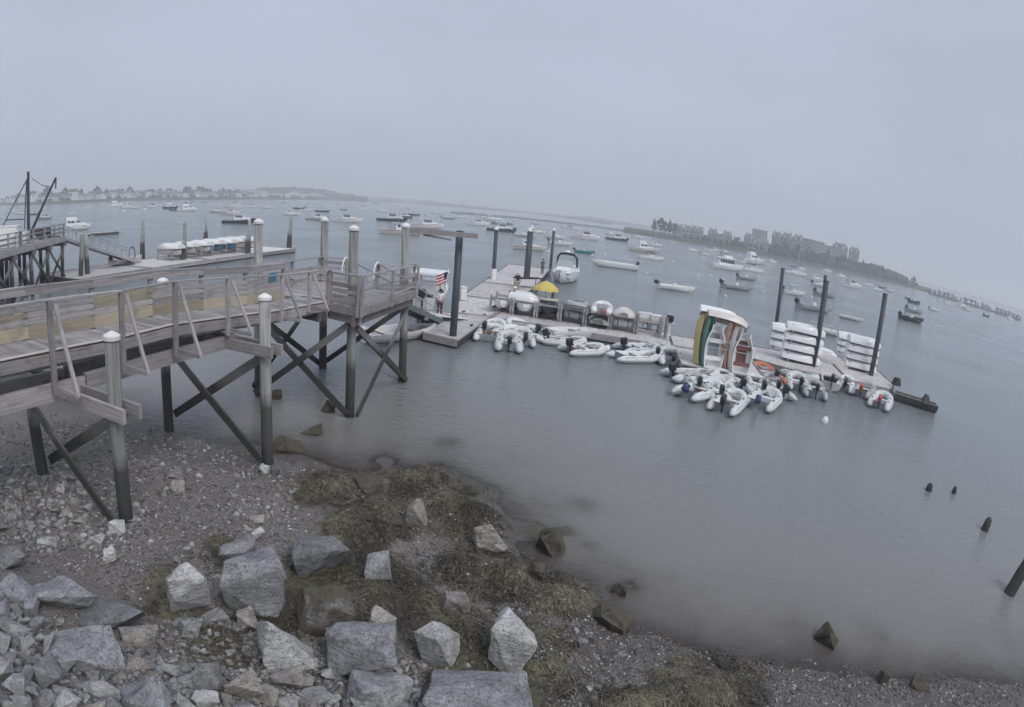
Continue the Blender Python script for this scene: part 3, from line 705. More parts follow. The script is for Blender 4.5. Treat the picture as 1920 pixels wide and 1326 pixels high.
# gangway from the platform down to the float ----------------------------------
g0, g1 = lerp(EA, EB, .5) + dA * 0.1, G(812, 597, 0.62)
gd = (g1 - g0).normalized(); gn = Vector((-gd.y, gd.x, 0)).normalized()
gang = thing('gangway', (g0.x, g0.y, g0.z), label='aluminium gangway sloping from the pier platform to the float', cat='gangway')
L_ = (g1 - g0).length; n_t = int(L_ / 0.3)
for sd in (-1, 1):
    o = gn * 0.55 * sd
    beam('side_beam', g0 + o + Vector((0, 0, -.12)), g1 + o + Vector((0, 0, -.12)), 0.06, 0.28, 'gangway_paint', gang)
    MB().tube([g0 + o + Vector((0, 0, 1.0)), g1 + o + Vector((0, 0, 1.0))], 0.03, 8).build('handrail', 'galvanised', gang)
    MB().tube([g0 + o + Vector((0, 0, .5)), g1 + o + Vector((0, 0, .5))], 0.02, 6).build('mid_rail', 'galvanised', gang)
    for i in range(7):
        p = lerp(g0, g1, i / 6) + o; MB().tube([p, p + Vector((0, 0, 1.0))], 0.022, 6).build('stanchion', 'galvanised', gang)
beam('walkway_tread', g0, g1, 1.04, 0.04, 'galvanised', gang, up=gn.cross(gd) * -1)
# ================================================================== boat builders (x forward, y to port, z up, waterline at z = 0)
def hull_rows(L, B, D, draft, n=9, bow=2.2, rise=0.25, tr=0.9, pram=0.0):
    rows = []
    for i in range(n):
        u = i / (n - 1); x = -L / 2 + L * u
        b = B / 2 * (1 - max(0, (u - 0.4) / 0.6) ** bow) * (tr + (1 - tr) * min(1, u / 0.3))
        b = max(b, 0.012 * B, pram * B / 2 * (1 - .45 * max(0, u - .6)))
        sh = D * (1 + rise * u ** 2); kz = -draft + (draft + 0.55 * D) * max(0, (u - 0.68) / 0.32) ** 2.2 + (.12 * D * max(0, (.25 - u) / .25) if pram else 0)
        ch = kz + 0.42 * (sh - kz)
        rows.append([(x, 0, kz), (x, b * 0.78, kz + .26 * (sh - kz)), (x, b * 0.96, kz + .6 * (sh - kz)), (x, b, sh)])
    return rows
def hull_part(name, mat, parent, L, B, D, draft, open_=False, local=None, **kw):
    rows = hull_rows(L, B, D, draft, **kw); mb = MB(); vs, fs = [], []; n = len(rows)
    for r in rows:
        port = [p for p in r]; star = [(x, -y, z) for x, y, z in r[1:]]
        vs += star[::-1] + port                                        # 7 points: starboard sheer .. keel .. port sheer
    for i in range(n - 1):
        for j in range(6): a = i * 7 + j; fs.append((a, a + 7, a + 8, a + 1))
    fs.append((0, 1, 2, 3, 4, 5, 6))
    if not open_:
        for i in range(n - 1): a = i * 7; fs.append((a, a + 6, a + 13, a + 7))
    else:                                                              # gunwale, inner skin and sole
        k = len(vs); fl = 0.12 * D
        for i, r in enumerate(rows):
            x, b, sh = r[3]; x2 = min(x, L / 2 - 0.05 * L); x2 = max(x2, -L / 2 + 0.03 * L); bi = max(b - 0.05 * B, 0.006 * B)
            vs += [(x2, -bi, sh), (x2, -bi * .86, max(fl, r[0][2] + .03)), (x2, bi * .86, max(fl, r[0][2] + .03)), (x2, bi, sh)]
        for i in range(n - 1):
            a, b = i * 7, k + i * 4
            fs += [(a, b, b + 4, a + 7), (b, b + 1, b + 5, b + 4), (b + 1, b + 2, b + 6, b + 5), (b + 2, b + 3, b + 7, b + 6), (b + 3, a + 6, a + 13, b + 7)]
        fs.append((k, k + 3, k + 2, k + 1)); fs.append((0, 6, k + 3, k))
    me = mb.add(vs, fs).mesh(name, True); me.set_sharp_from_angle(angle=math.radians(42)); return link(name, me, mat, parent, local=local or Matrix())
def stripe(parent, mat, L, B, D, draft, z0, z1, **kw):                  # band of colour just proud of the topsides
    rows = hull_rows(L, B, D, draft, **kw); vs, fs = [], []
    for r in rows[:-1]:
        x, b, sh = r[3]
        for s_ in (-1, 1):
            for f in (z0, z1):
                zz = r[1][2] + (sh - r[1][2]) * f; bb = r[1][1] + (b - r[1][1]) * min(1, f * 1.4) + 0.012
                vs.append((x, s_ * bb, zz))
    for i in range(len(rows) - 2):
        a = i * 4; fs += [(a, a + 1, a + 5, a + 4), (a + 2, a + 6, a + 7, a + 3)]
    return MB().add(vs, fs).build('stripe', mat, parent, local=Matrix())
def outboard(parent, x, y, z, s=1.0, tilt=0.0, mat='motor_black', cowl=None):
    loc = T(x, y, z) @ Euler((0, tilt, 0)).to_matrix().to_4x4()
    mb = MB().box((-0.02, 0, -0.35), (0.10, 0.07, 0.7)).box((-0.06, 0, -0.72), (0.32, 0.09, 0.10)).box((-0.02, 0, -0.85), (0.16, 0.03, 0.2)).box((0.12, 0, 0.0), (0.16, 0.16, 0.1))
    mb.v = [(a * s, b * s, c * s) for a, b, c in mb.v]
    o = mb.build('outboard_motor', mat, parent, local=loc)
    link('cowling', rbox_mesh(0.42 * s, 0.27 * s, 0.42 * s, 0.09 * s, cowl or mat), cowl or mat, o, local=T(-0.06 * s, 0, 0.2 * s)); return o
def wedge(parent, name, mat, x0, x1, w, z0, h, f=0.25, a=0.1, taper=0.85, local=None):
    """deckhouse: sloping front (f) and back (a), narrower roof"""
    w2 = w * taper; L = x1 - x0
    vs = [(x0, -w / 2, z0), (x1, -w / 2 * .85, z0), (x1, w / 2 * .85, z0), (x0, w / 2, z0),
          (x0 + a * L, -w2 / 2, z0 + h), (x1 - f * L, -w2 / 2 * .9, z0 + h), (x1 - f * L, w2 / 2 * .9, z0 + h), (x0 + a * L, w2 / 2, z0 + h)]
    return MB().add(vs, [(0, 3, 2, 1), (4, 5, 6, 7), (0, 1, 5, 4), (1, 2, 6, 5), (2, 3, 7, 6), (3, 0, 4, 7)]).build(name, mat, parent, local=local or Matrix())
def house_windows(parent, x0, x1, w, z, h, n=3, front=True, f=0.25, taper=.92):
    L = (x1 - x0) / n
    for s_ in (-1, 1):
        for i in range(n):
            xc = x0 + L * (i + .5)
            MB().box((xc, s_ * (w / 2 * taper + 0.01), z), (L * 0.78, 0.03, h)).build('window', 'window_dark', parent, local=Matrix())
    if front: MB().box((x1 + 0.03, 0, z), (0.05, w * 0.74, h)).build('windscreen', 'window_dark', parent, local=Matrix())
def rail_loop(parent, L, B, D, h=0.5, x0=0.0):
    pts = [(x0 * L, -B * .42, D * 1.05), (L * .3, -B * .33, D * 1.15 + h), (L * .47, 0, D * 1.25 + h), (L * .3, B * .33, D * 1.15 + h), (x0 * L, B * .42, D * 1.05)]
    MB().tube(pts, 0.025, 5).build('bow_rail', 'galvanised', parent, local=Matrix())
PROTO = {}
def proto(kind, colr, maker):
    k = (kind, colr)
    if k not in PROTO: PROTO[k] = maker(colr)
    return PROTO[k]
def mk_skiff(colr):                                                    # 5 m open boat, tilted outboard, small console
    t = thing('skiff'); hull_part('hull', colr, t, 5, 1.8, 0.55, 0.15, True, rise=.35)
    MB().box((-0.3, 0, 0.5), (0.5, 0.6, 0.75), taper=.8).build('console', 'hull_white', t, local=Matrix())
    for x in (-1.5, 0.9): MB().box((x, 0, 0.38), (0.32, 1.5, 0.05)).build('thwart', 'hull_white', t, local=Matrix())
    outboard(t, -2.62, 0, 0.72, 1.2, -1.0); return t
def mk_console(colr):                                                  # 6.5 m centre console with T-top
    t = thing('centre_console_boat'); hull_part('hull', colr, t, 6.5, 2.3, 0.75, 0.2, True, rise=.4)
    MB().box((-0.3, 0, 0.75), (0.9, 0.8, 1.1), taper=.8).build('console', 'hull_white', t, local=Matrix())
    MB().box((-0.4, 0, 2.1), (1.7, 1.5, 0.08)).build('hardtop', 'hull_white', t, local=Matrix())
    for s_ in (-.6, .6):
        for x in (-1.0, .2): MB().tube([(x, s_, .5), (x, s_, 2.08)], .03, 5).build('top_post', 'galvanised', t, local=Matrix())
    outboard(t, -3.38, 0, 0.95, 1.5, 0); return t
def mk_cruiser(colr):                                                  # 8.5 m cabin cruiser
    t = thing('cabin_cruiser'); hull_part('hull', colr, t, 8.5, 2.8, 1.05, 0.3, rise=.35)
    stripe(t, 'hull_navy' if colr != 'hull_navy' else 'hull_white', 8.5, 2.8, 1.05, .3, .55, .68, rise=.35)
    wedge(t, 'trunk_cabin', 'hull_white', -0.4, 2.9, 2.2, 1.05, 0.5, .35, 0)
    wedge(t, 'wheelhouse', 'hull_white', -1.9, 1.0, 2.2, 1.2, 1.35, .3, .02)
    house_windows(t, -1.7, 0.3, 2.2, 1.95, 0.42, 2, False)
    MB().add([(0.93, -.8, 1.65), (0.93, .8, 1.65), (0.42, .76, 2.3), (0.42, -.76, 2.3)], [(0, 1, 2, 3)]).build('windscreen', 'window_dark', t, local=Matrix())
    MB().box((-1.1, 0, 2.6), (2.9, 2.1, 0.07)).build('hardtop', 'hull_white', t, local=Matrix()); rail_loop(t, 8.5, 2.8, 1.05)
    MB().box((-3.1, 0, 1.06), (1.9, 2.1, .03)).build('cockpit', 'interior_grey', t, local=Matrix()); return t
def mk_lobster(colr):                                                  # 10 m lobster boat: house forward, long open stern, mast
    t = thing('lobster_boat'); hull_part('hull', colr, t, 10, 3.1, 0.95, 0.35, True, rise=.75)
    wedge(t, 'trunk_cabin', 'hull_white', 1.2, 3.9, 2.0, 1.05, 0.75, .35, 0)
    wedge(t, 'wheelhouse', 'hull_white', -1.2, 1.7, 2.3, 0.9, 1.75, .12, 0)
    house_windows(t, -0.9, 1.3, 2.3, 2.05, 0.5, 3); MB().box((-0.2, 0, 2.7), (3.8, 2.5, 0.09)).build('wheelhouse_roof', 'hull_white', t, local=Matrix())
    MB().tube([(-0.8, 0, 2.7), (-0.8, 0, 5.4)], 0.06, 5).build('mast', 'galvanised', t, local=Matrix())
    MB().box((-2.9, 0, 0.62), (0.9, 0.9, 0.75)).build('engine_box', 'interior_grey', t, local=Matrix())
    stripe(t, 'hull_red' if colr in ('hull_white', 'hull_cream') else 'hull_white', 10, 3.1, .95, .35, .86, .97, rise=.75); return t
def mk_sail(colr):                                                     # 9 m sloop
    t = thing('sailboat'); hull_part('hull', colr, t, 9, 2.7, 0.9, 0.3, rise=.25, tr=.7)
    wedge(t, 'trunk_cabin', 'hull_white', -1.0, 2.6, 1.7, 0.92, 0.45, .3, .05); house_windows(t, -.6, 1.6, 1.7, 1.15, .16, 3, False)
    MB().tube([(0.7, 0, 0.9), (0.7, 0, 12.2)], [.13, .10], 6).build('mast', 'galvanised', t, local=Matrix())
    MB().tube([(0.65, 0, 2.2), (-3.0, 0, 2.15)], .05, 6).build('boom', 'galvanised', t, local=Matrix())
    MB().tube([(0.5, 0, 2.36), (-1.2, 0, 2.36), (-2.9, 0, 2.26)], [.16, .14, .07], 7).build('furled_sail', 'canvas_blue', t, local=Matrix())
    MB().tube([(0.7, 0, 12.0), (4.45, 0, 1.2)], .03, 4).build('forestay', 'galvanised', t, local=Matrix())
    MB().tube([(0.7, 0, 12.0), (-4.4, 0, 0.95)], .012, 4).build('backstay', 'galvanised', t, local=Matrix()); rail_loop(t, 9, 2.7, .9, .45, .1)
    return t
def mk_fly(colr):                                                      # 11 m sport fisherman with flybridge and tower
    t = thing('motor_yacht'); hull_part('hull', colr, t, 11, 3.6, 1.25, 0.4, rise=.5)
    wedge(t, 'trunk_cabin', 'hull_white', 0.3, 4.3, 2.8, 1.45, 0.6, .4, 0); wedge(t, 'deckhouse', 'hull_white', -2.2, 1.9, 3.0, 1.3, 1.7, .35, .03)
    house_windows(t, -1.8, 0.7, 3.0, 2.35, .55, 2, False)
    MB().add([(1.62, -1.05, 1.95), (1.62, 1.05, 1.95), (0.9, 1.0, 2.75), (0.9, -1.0, 2.75)], [(0, 1, 2, 3)]).build('windscreen', 'window_dark', t, local=Matrix())
    wedge(t, 'flybridge', 'hull_white', -2.3, 0.5, 2.5, 3.0, 0.75, .2, .02)
    MB().box((-1.1, 0, 5.0), (2.4, 2.3, .1)).build('bimini', 'canvas_blue' if colr == 'hull_navy' else 'hull_white', t, local=Matrix())
    for s_ in (-1, 1):
        for x in (-2.1, 0): MB().tube([(x, s_ * 1.05, 3.6), (x, s_ * 1.0, 5.0)], .04, 5).build('tower_leg', 'galvanised', t, local=Matrix())
    MB().box((-3.9, 0, 1.26), (2.6, 2.9, .03)).build('cockpit', 'interior_grey', t, local=Matrix()); rail_loop(t, 11, 3.6, 1.3); return t
def mk_trawler(colr):
    t = thing('trawler_yacht'); hull_part('hull', colr, t, 11, 3.7, 1.3, 0.4, rise=.5)
    wedge(t, 'saloon', 'hull_white', -3.6, 2.2, 3.0, 1.3, 1.8, .1, .02); house_windows(t, -3.3, 1.7, 3.0, 2.3, .75, 6)
    MB().box((-1.0, 0, 3.16), (6.8, 3.4, .14)).build('boat_deck', 'hull_white', t, local=Matrix()); wedge(t, 'flybridge', 'hull_white', -1.6, 1.4, 2.4, 3.2, .8, .2, .05)
    MB().tube([(-2, 0, 3.2), (-2, 0, 6.2)], .05, 5).build('mast', 'galvanised', t, local=Matrix()); rail_loop(t, 11, 3.7, 1.35); return t
MAKE = dict(skiff=mk_skiff, console=mk_console, cruiser=mk_cruiser, lobster=mk_lobster, sail=mk_sail, fly=mk_fly, trawler=mk_trawler)
BASEL = dict(skiff=5, console=6.5, cruiser=8.5, lobster=10, sail=9, fly=11, trawler=11)
NICE = dict(skiff='open skiff, outboard tilted', console='centre console boat', cruiser='cabin cruiser', lobster='lobster boat', sail='sloop with bare mast', fly='flybridge motor yacht', trawler='trawler yacht')
CATB = dict(skiff='skiff', console='motorboat', cruiser='cabin cruiser', lobster='fishing boat', sail='sailboat', fly='motor yacht', trawler='motor yacht')
CN = {'hull_white': 'white', 'hull_cream': 'cream', 'hull_navy': 'navy-hulled', 'hull_black': 'black-hulled', 'hull_teal': 'teal', 'hull_grey': 'grey', 'hull_blue': 'blue-hulled', 'hull_green': 'green'}
w_, c_, n_v, k_, g_, t_ = 'hull_white', 'hull_cream', 'hull_navy', 'hull_black', 'hull_grey', 'hull_teal'
FLEET = [  # x, y of the waterline, width in pixels, kind, hull colour
 (4, 409, 10, 'skiff', w_), (28, 397.5, 10, 'cruiser', w_), (38, 402, 12, 'cruiser', w_), (63, 403, 16, 'cruiser', n_v), (79, 391, 9, 'cruiser', w_), (85, 411.5, 20, 'cruiser', g_), (140, 431, 56, 'fly', w_), (163, 390, 8, 'sail', w_),
 (218, 388, 30, 'fly', w_), (252, 391.5, 19, 'cruiser', w_), (291, 384, 12, 'cruiser', n_v), (296, 386.5, 14, 'cruiser', w_), (320, 391.5, 24, 'fly', n_v), (326, 395, 12, 'skiff', n_v), (352, 396.5, 36, 'fly', w_), (356, 386, 18, 'cruiser', w_),
 (392, 380, 8, 'skiff', w_), (408, 399, 22, 'cruiser', c_), (433, 403, 30, 'lobster', c_), (430, 389, 12, 'cruiser', w_), (444, 390, 12, 'cruiser', w_), (448, 419, 60, 'lobster', k_), (470, 379, 9, 'skiff', g_), (441, 379.5, 7, 'skiff', n_v),
 (501, 391.5, 13, 'cruiser', w_), (532, 381.5, 8, 'skiff', n_v), (548, 381, 8, 'cruiser', w_), (545, 404, 32, 'cruiser', w_), (575, 395, 26, 'sail', w_), (561, 392, 10, 'cruiser', n_v), (577, 382, 12, 'lobster', w_), (604, 397.5, 28, 'sail', n_v), (593, 383, 16, 'cruiser', w_), (612, 382.5, 12, 'cruiser', w_),
 (596, 413, 40, 'lobster', g_), (650, 417, 56, 'lobster', w_), (633, 383, 13, 'cruiser', w_), (645, 394, 12, 'skiff', k_), (682, 386, 18, 'cruiser', w_),
 (717, 397.5, 22, 'cruiser', w_), (725, 388, 10, 'sail', w_), (735, 415, 56, 'lobster', n_v), (757, 408.5, 20, 'lobster', n_v), (776, 404, 17, 'cruiser', k_), (803, 405, 10, 'skiff', w_), (800, 428, 64, 'lobster', w_), (752, 440, 80, 'lobster', c_),
 (841, 411, 30, 'skiff', g_), (864, 408.5, 24, 'sail', w_), (892, 400, 8, 'cruiser', w_), (895, 423, 44, 'lobster', w_), (922, 414, 34, 'cruiser', w_), (938, 421, 26, 'fly', 'hull_blue'), (940, 434, 56, 'lobster', n_v), (955, 421, 10, 'skiff', n_v), (966, 415, 18, 'cruiser', w_), (921, 404, 9, 'cruiser', w_),
 (985, 444, 74, 'skiff', c_), (993, 469, 40, 'cruiser', c_), (1005, 421, 14, 'skiff', g_), (1006, 438, 22, 'cruiser', w_), (1040, 447, 34, 'cruiser', w_), (1051, 460, 44, 'console', w_), (1059, 427, 10, 'cruiser', w_), (1078, 431, 18, 'cruiser', w_), (1097, 449, 56, 'lobster', w_), (1108, 434, 14, 'skiff', w_),
 (1157, 451, 44, 'lobster', n_v), (1144, 440, 18, 'cruiser', w_), (1197, 447, 24, 'skiff', w_), (1097, 475, 38, 'skiff', t_), (1208, 473, 58, 'fly', c_), (1222, 487, 46, 'sail', w_), (1228, 462, 26, 'cruiser', w_),
 (1297, 472, 20, 'cruiser', w_), (1262, 455, 12, 'skiff', w_), (1322, 479, 19, 'skiff', w_), (1330, 471, 14, 'sail', w_), (1342, 471, 14, 'cruiser', w_), (1360, 476, 14, 'cruiser', g_), (1363, 506, 62, 'trawler', w_), (1411, 494, 46, 'fly', w_), (1413, 510, 40, 'sail', w_), (1447, 493, 20, 'cruiser', w_),
 (1268, 545, 70, 'skiff', w_), (1383, 543, 58, 'skiff', g_), (1401, 525, 36, 'skiff', g_), (1491, 516, 46, 'sail', w_), (1489, 553, 42, 'console', w_), (1529, 527, 28, 'cruiser', w_), (1540, 538, 34, 'skiff', w_), (1548, 556, 40, 'skiff', g_), (1528, 583, 66, 'skiff', g_), (1577, 521, 18, 'cruiser', w_), (1595, 539, 40, 'lobster', w_),
 (1645, 545, 20, 'sail', w_), (1655, 541, 14, 'skiff', n_v), (1668, 547, 20, 'cruiser', w_), (1703, 561, 10, 'skiff', k_), (1715, 569, 24, 'skiff', k_), (1715, 586, 48, 'skiff', g_), (1710, 603, 54, 'skiff', k_), (1752, 583, 20, 'skiff', w_), (1762, 565, 10, 'skiff', w_), (1775, 571, 12, 'cruiser', w_), (1803, 577, 20, 'cruiser', w_), (1815, 583, 20, 'skiff', w_), (1850, 594, 18, 'skiff', n_v), (1893, 600, 14, 'cruiser', w_)]
_r = random.Random(77)
for i_ in range(30):
    x_ = _r.uniform(200, 1150); y_ = float(np.interp(x_, [p[0] for p in LSH], [p[1] for p in LSH])) + _r.uniform(4, 17)
    if all(abs(x_ - b_[0]) > 9 or abs(y_ - b_[1]) > 5 for b_ in FLEET): FLEET.append((x_, y_, _r.uniform(9, 15), _r.choice(['cruiser', 'cruiser', 'sail', 'sail', 'skiff', 'lobster']), _r.choice([w_, w_, w_, n_v])))
for i_ in range(12):
    x_ = _r.uniform(1240, 1640); y_ = float(np.interp(x_, [p[0] for p in RSH], [p[1] for p in RSH])) + _r.uniform(8, 24)
    if all(abs(x_ - b_[0]) > 16 or abs(y_ - b_[1]) > 8 for b_ in FLEET): FLEET.append((x_, y_, _r.uniform(12, 20), _r.choice(['cruiser', 'sail', 'skiff']), w_))
def _plan():
    cnt = {}; plan = []
    for x, y, wpx, kind, colr in sorted(FLEET):
        g = G(x, y); cnt[(kind, colr)] = cnt.get((kind, colr), 0) + 1; plan.append((x, y, wpx, kind, colr, g, cnt[(kind, colr)]))
    return plan, cnt
plan, cnt = _plan(); used = set()
for x, y, wpx, kind, colr, g, k in plan: proto(kind, colr, MAKE[kind])
index_kids(None)
for x, y, wpx, kind, colr, g, k in plan:
    az = math.atan2(g.x, g.y); head = math.radians(97 + random.uniform(-9, 9)); rel = abs(math.sin(head - az))
    size = wpx * mpp(g) / max(rel, .45) ; sc = size / BASEL[kind]
    lo, hi = (0.75, 1.35); sc = max(lo, min(hi, sc))
    p = PROTO[(kind, colr)]
    o = p if (kind, colr) not in used else copy_tree(p); used.add((kind, colr))
    o.location = g; o.rotation_euler = (0, 0, math.pi / 2 - head); o.scale = (sc,) * 3
    tot = cnt[(kind, colr)]
    pos = 'only one of its kind in the harbour' if tot == 1 else ('%s such from the left in the harbour' % nth(k))
    tag(o, '%s %s, %s' % (CN[colr], NICE[kind], pos), CATB[kind], 'boats moored in the harbour')
# ================================================================== floating docks
ZD = 0.45
def P2(x, y): return Vector((x, y, 0))
def float_dock(name, polys, label, mat='dock_wood', ang=0.0):
    """polys: convex sections (world xy); each a float with a planked top and a timber fascia"""
    c = sum((Vector((*p, 0)) for p in polys[0]), Vector()) / len(polys[0])
    t = thing(name, (c.x, c.y, 0), label=label, cat='dock')
    for pl in polys:
        pl = [Vector((p[0], p[1], 0)) for p in pl]; cc = sum(pl, Vector()) / len(pl)
        d = (pl[1] - pl[0]); a = math.atan2(d.y, d.x); R = T(cc.x, cc.y, 0, a); Ri = R.inverted()
        lo = [Ri @ p for p in pl]; sh = [Vector((p.x * (1 - .06 / max(abs(p.x), .3)), p.y * (1 - .06 / max(abs(p.y), .3)), 0)) for p in lo]
        MB().prism(sh, ZD - 0.05, ZD).build('deck', mat, t, R)
        MB().prism(sh, -0.35, ZD - 0.32).build('pontoon', 'rubber_dark', t, R)
        n = len(pl)
        for i in range(n):
            p, q = pl[i], pl[(i + 1) % n]; e = (q - p).normalized()
            beam('fascia', p + Vector((0, 0, ZD - 0.15)), q - e * 0.01 + Vector((0, 0, ZD - 0.15)), 0.08, 0.33, 'dark_wood' if i % 2 else 'weathered_wood', t)
            beam('edge_rail', p + Vector((0, 0, ZD + 0.045)), q - e * 0.01 + Vector((0, 0, ZD + 0.045)), 0.09, 0.07, 'weathered_wood', t)
    return t
float_dock('main_dock', [[(4.1, 31.9), (5.75, 30.5), (9.2, 38.0), (4.5, 39.0)], [(6.6, 38.6), (9.22, 38.05), (12.3, 44.6), (8.75, 46.3)], [(8.77, 46.35), (12.32, 44.65), (17.0, 54.0), (12.3, 55.4)], [(12.32, 55.45), (17.02, 54.05), (24.9, 73.2), (20.0, 75.5)]], 'broad grey main floating dock running out beside the pier')
float_dock('rack_dock', [[(9.13, 37.6), (14.3, 35.04), (16.5, 39.5), (11.35, 42.07)], [(14.32, 35.03), (19.8, 32.3), (22.0, 36.76), (16.52, 39.49)]], 'floating dock holding the dinghy racks')
float_dock('link_dock', [[(20.05, 32.75), (25.0, 30.6), (26.8, 33.9), (21.75, 36.2)]], 'short floating dock joining the rack dock and the outer dock')
float_dock('finger_dock', [[(20.0, 32.55), (18.0, 28.0), (22.6, 25.8), (24.9, 30.5)]], 'floating finger dock under the two upright dinghies')
float_dock('outer_dock', [[(25.1, 30.6), (26.75, 28.65), (31.0, 26.6), (34.2, 31.9), (28.0, 34.7)], [(31.02, 26.58), (33.9, 24.9), (35.8, 26.0), (38.8, 30.6), (34.22, 31.88)]], 'outer floating dock with stacks of white dinghies', 'dock_wood')
# steel guide piles
def steel_pile(bpx, tpx, r, label, cap, zb=0.0):
    b = G(*bpx, zb); t = at_range(tpx[0], tpx[1], math.hypot(b.x, b.y)); root = thing('guide_pile', b, label=label, cat='pile', group='guide piles of the floating docks')
    d = (t - b).normalized(); top = t - d * (0.2 if cap else 0); ln = (top - b).length + 2.5
    q = d.to_track_quat('Z', 'X').to_matrix().to_4x4()
    MB().tube([(0, 0, 0), (0, 0, ln)], [r, r], 14).build('shaft', 'steel_dark', root, Matrix.Translation(b - d * 2.5) @ q, smooth=True)
    if cap: MB().lathe([(r * 1.15, -0.02), (r * 1.15, .1), (r * .5, .3), (.01, .38)], n=14).build('cap', 'white_plastic', root, Matrix.Translation(top) @ q)
    else: MB().lathe([(r * 1.02, 0), (r * 1.02, .03)], n=14).build('cap', 'steel_dark', root, Matrix.Translation(top) @ q)
    return root
steel_pile((848, 645), (862, 434), 0.20, 'thick dark steel pile at the near corner of the main dock', False)
steel_pile((924, 530), (931, 427), 0.20, 'white-capped steel pile on the left edge of the main dock', True)
steel_pile((985, 531), (994, 430), 0.26, 'stout white-capped steel pile in the middle of the main dock', True)
steel_pile((990, 528), (998, 425), 0.16, 'slim white-capped pile just behind the stout dock pile', True)
steel_pile((1032, 503), (1039, 430), 0.20, 'white-capped steel pile beside the express cruiser', True)
steel_pile((1455, 611), (1468, 503), 0.21, 'dark steel pile at the back left corner of the outer dock', False)
steel_pile((1533, 625), (1548, 517), 0.19, 'slimmer of the two crossing piles in the outer dock', False)
steel_pile((1521, 699), (1550, 527), 0.20, 'nearer of the two crossing piles in the outer dock', False)
steel_pile((1630, 716), (1660, 551), 0.20, 'dark steel pile at the right end of the outer dock', False)
# a long grey timber beam laid across from the platform pile to the dock pile
q0, q1 = at_range(757, 431, 27.0), at_range(893, 443, 32.5)
bm_ = thing('timber_beam', q0, label='long pale timber beam fixed across the top of the dark dock pile', cat='beam')
beam('beam', q0, q1, 0.2, 0.26, 'weathered_wood', bm_)
d_ = (q1 - q0).normalized(); beam('diagonal_strut', q0 + d_ * 1.6 + Vector((0, 0, -.16)), q0 + d_ * 4.0 + Vector((0, 0, -.3)), .06, .1, 'weathered_wood', bm_)

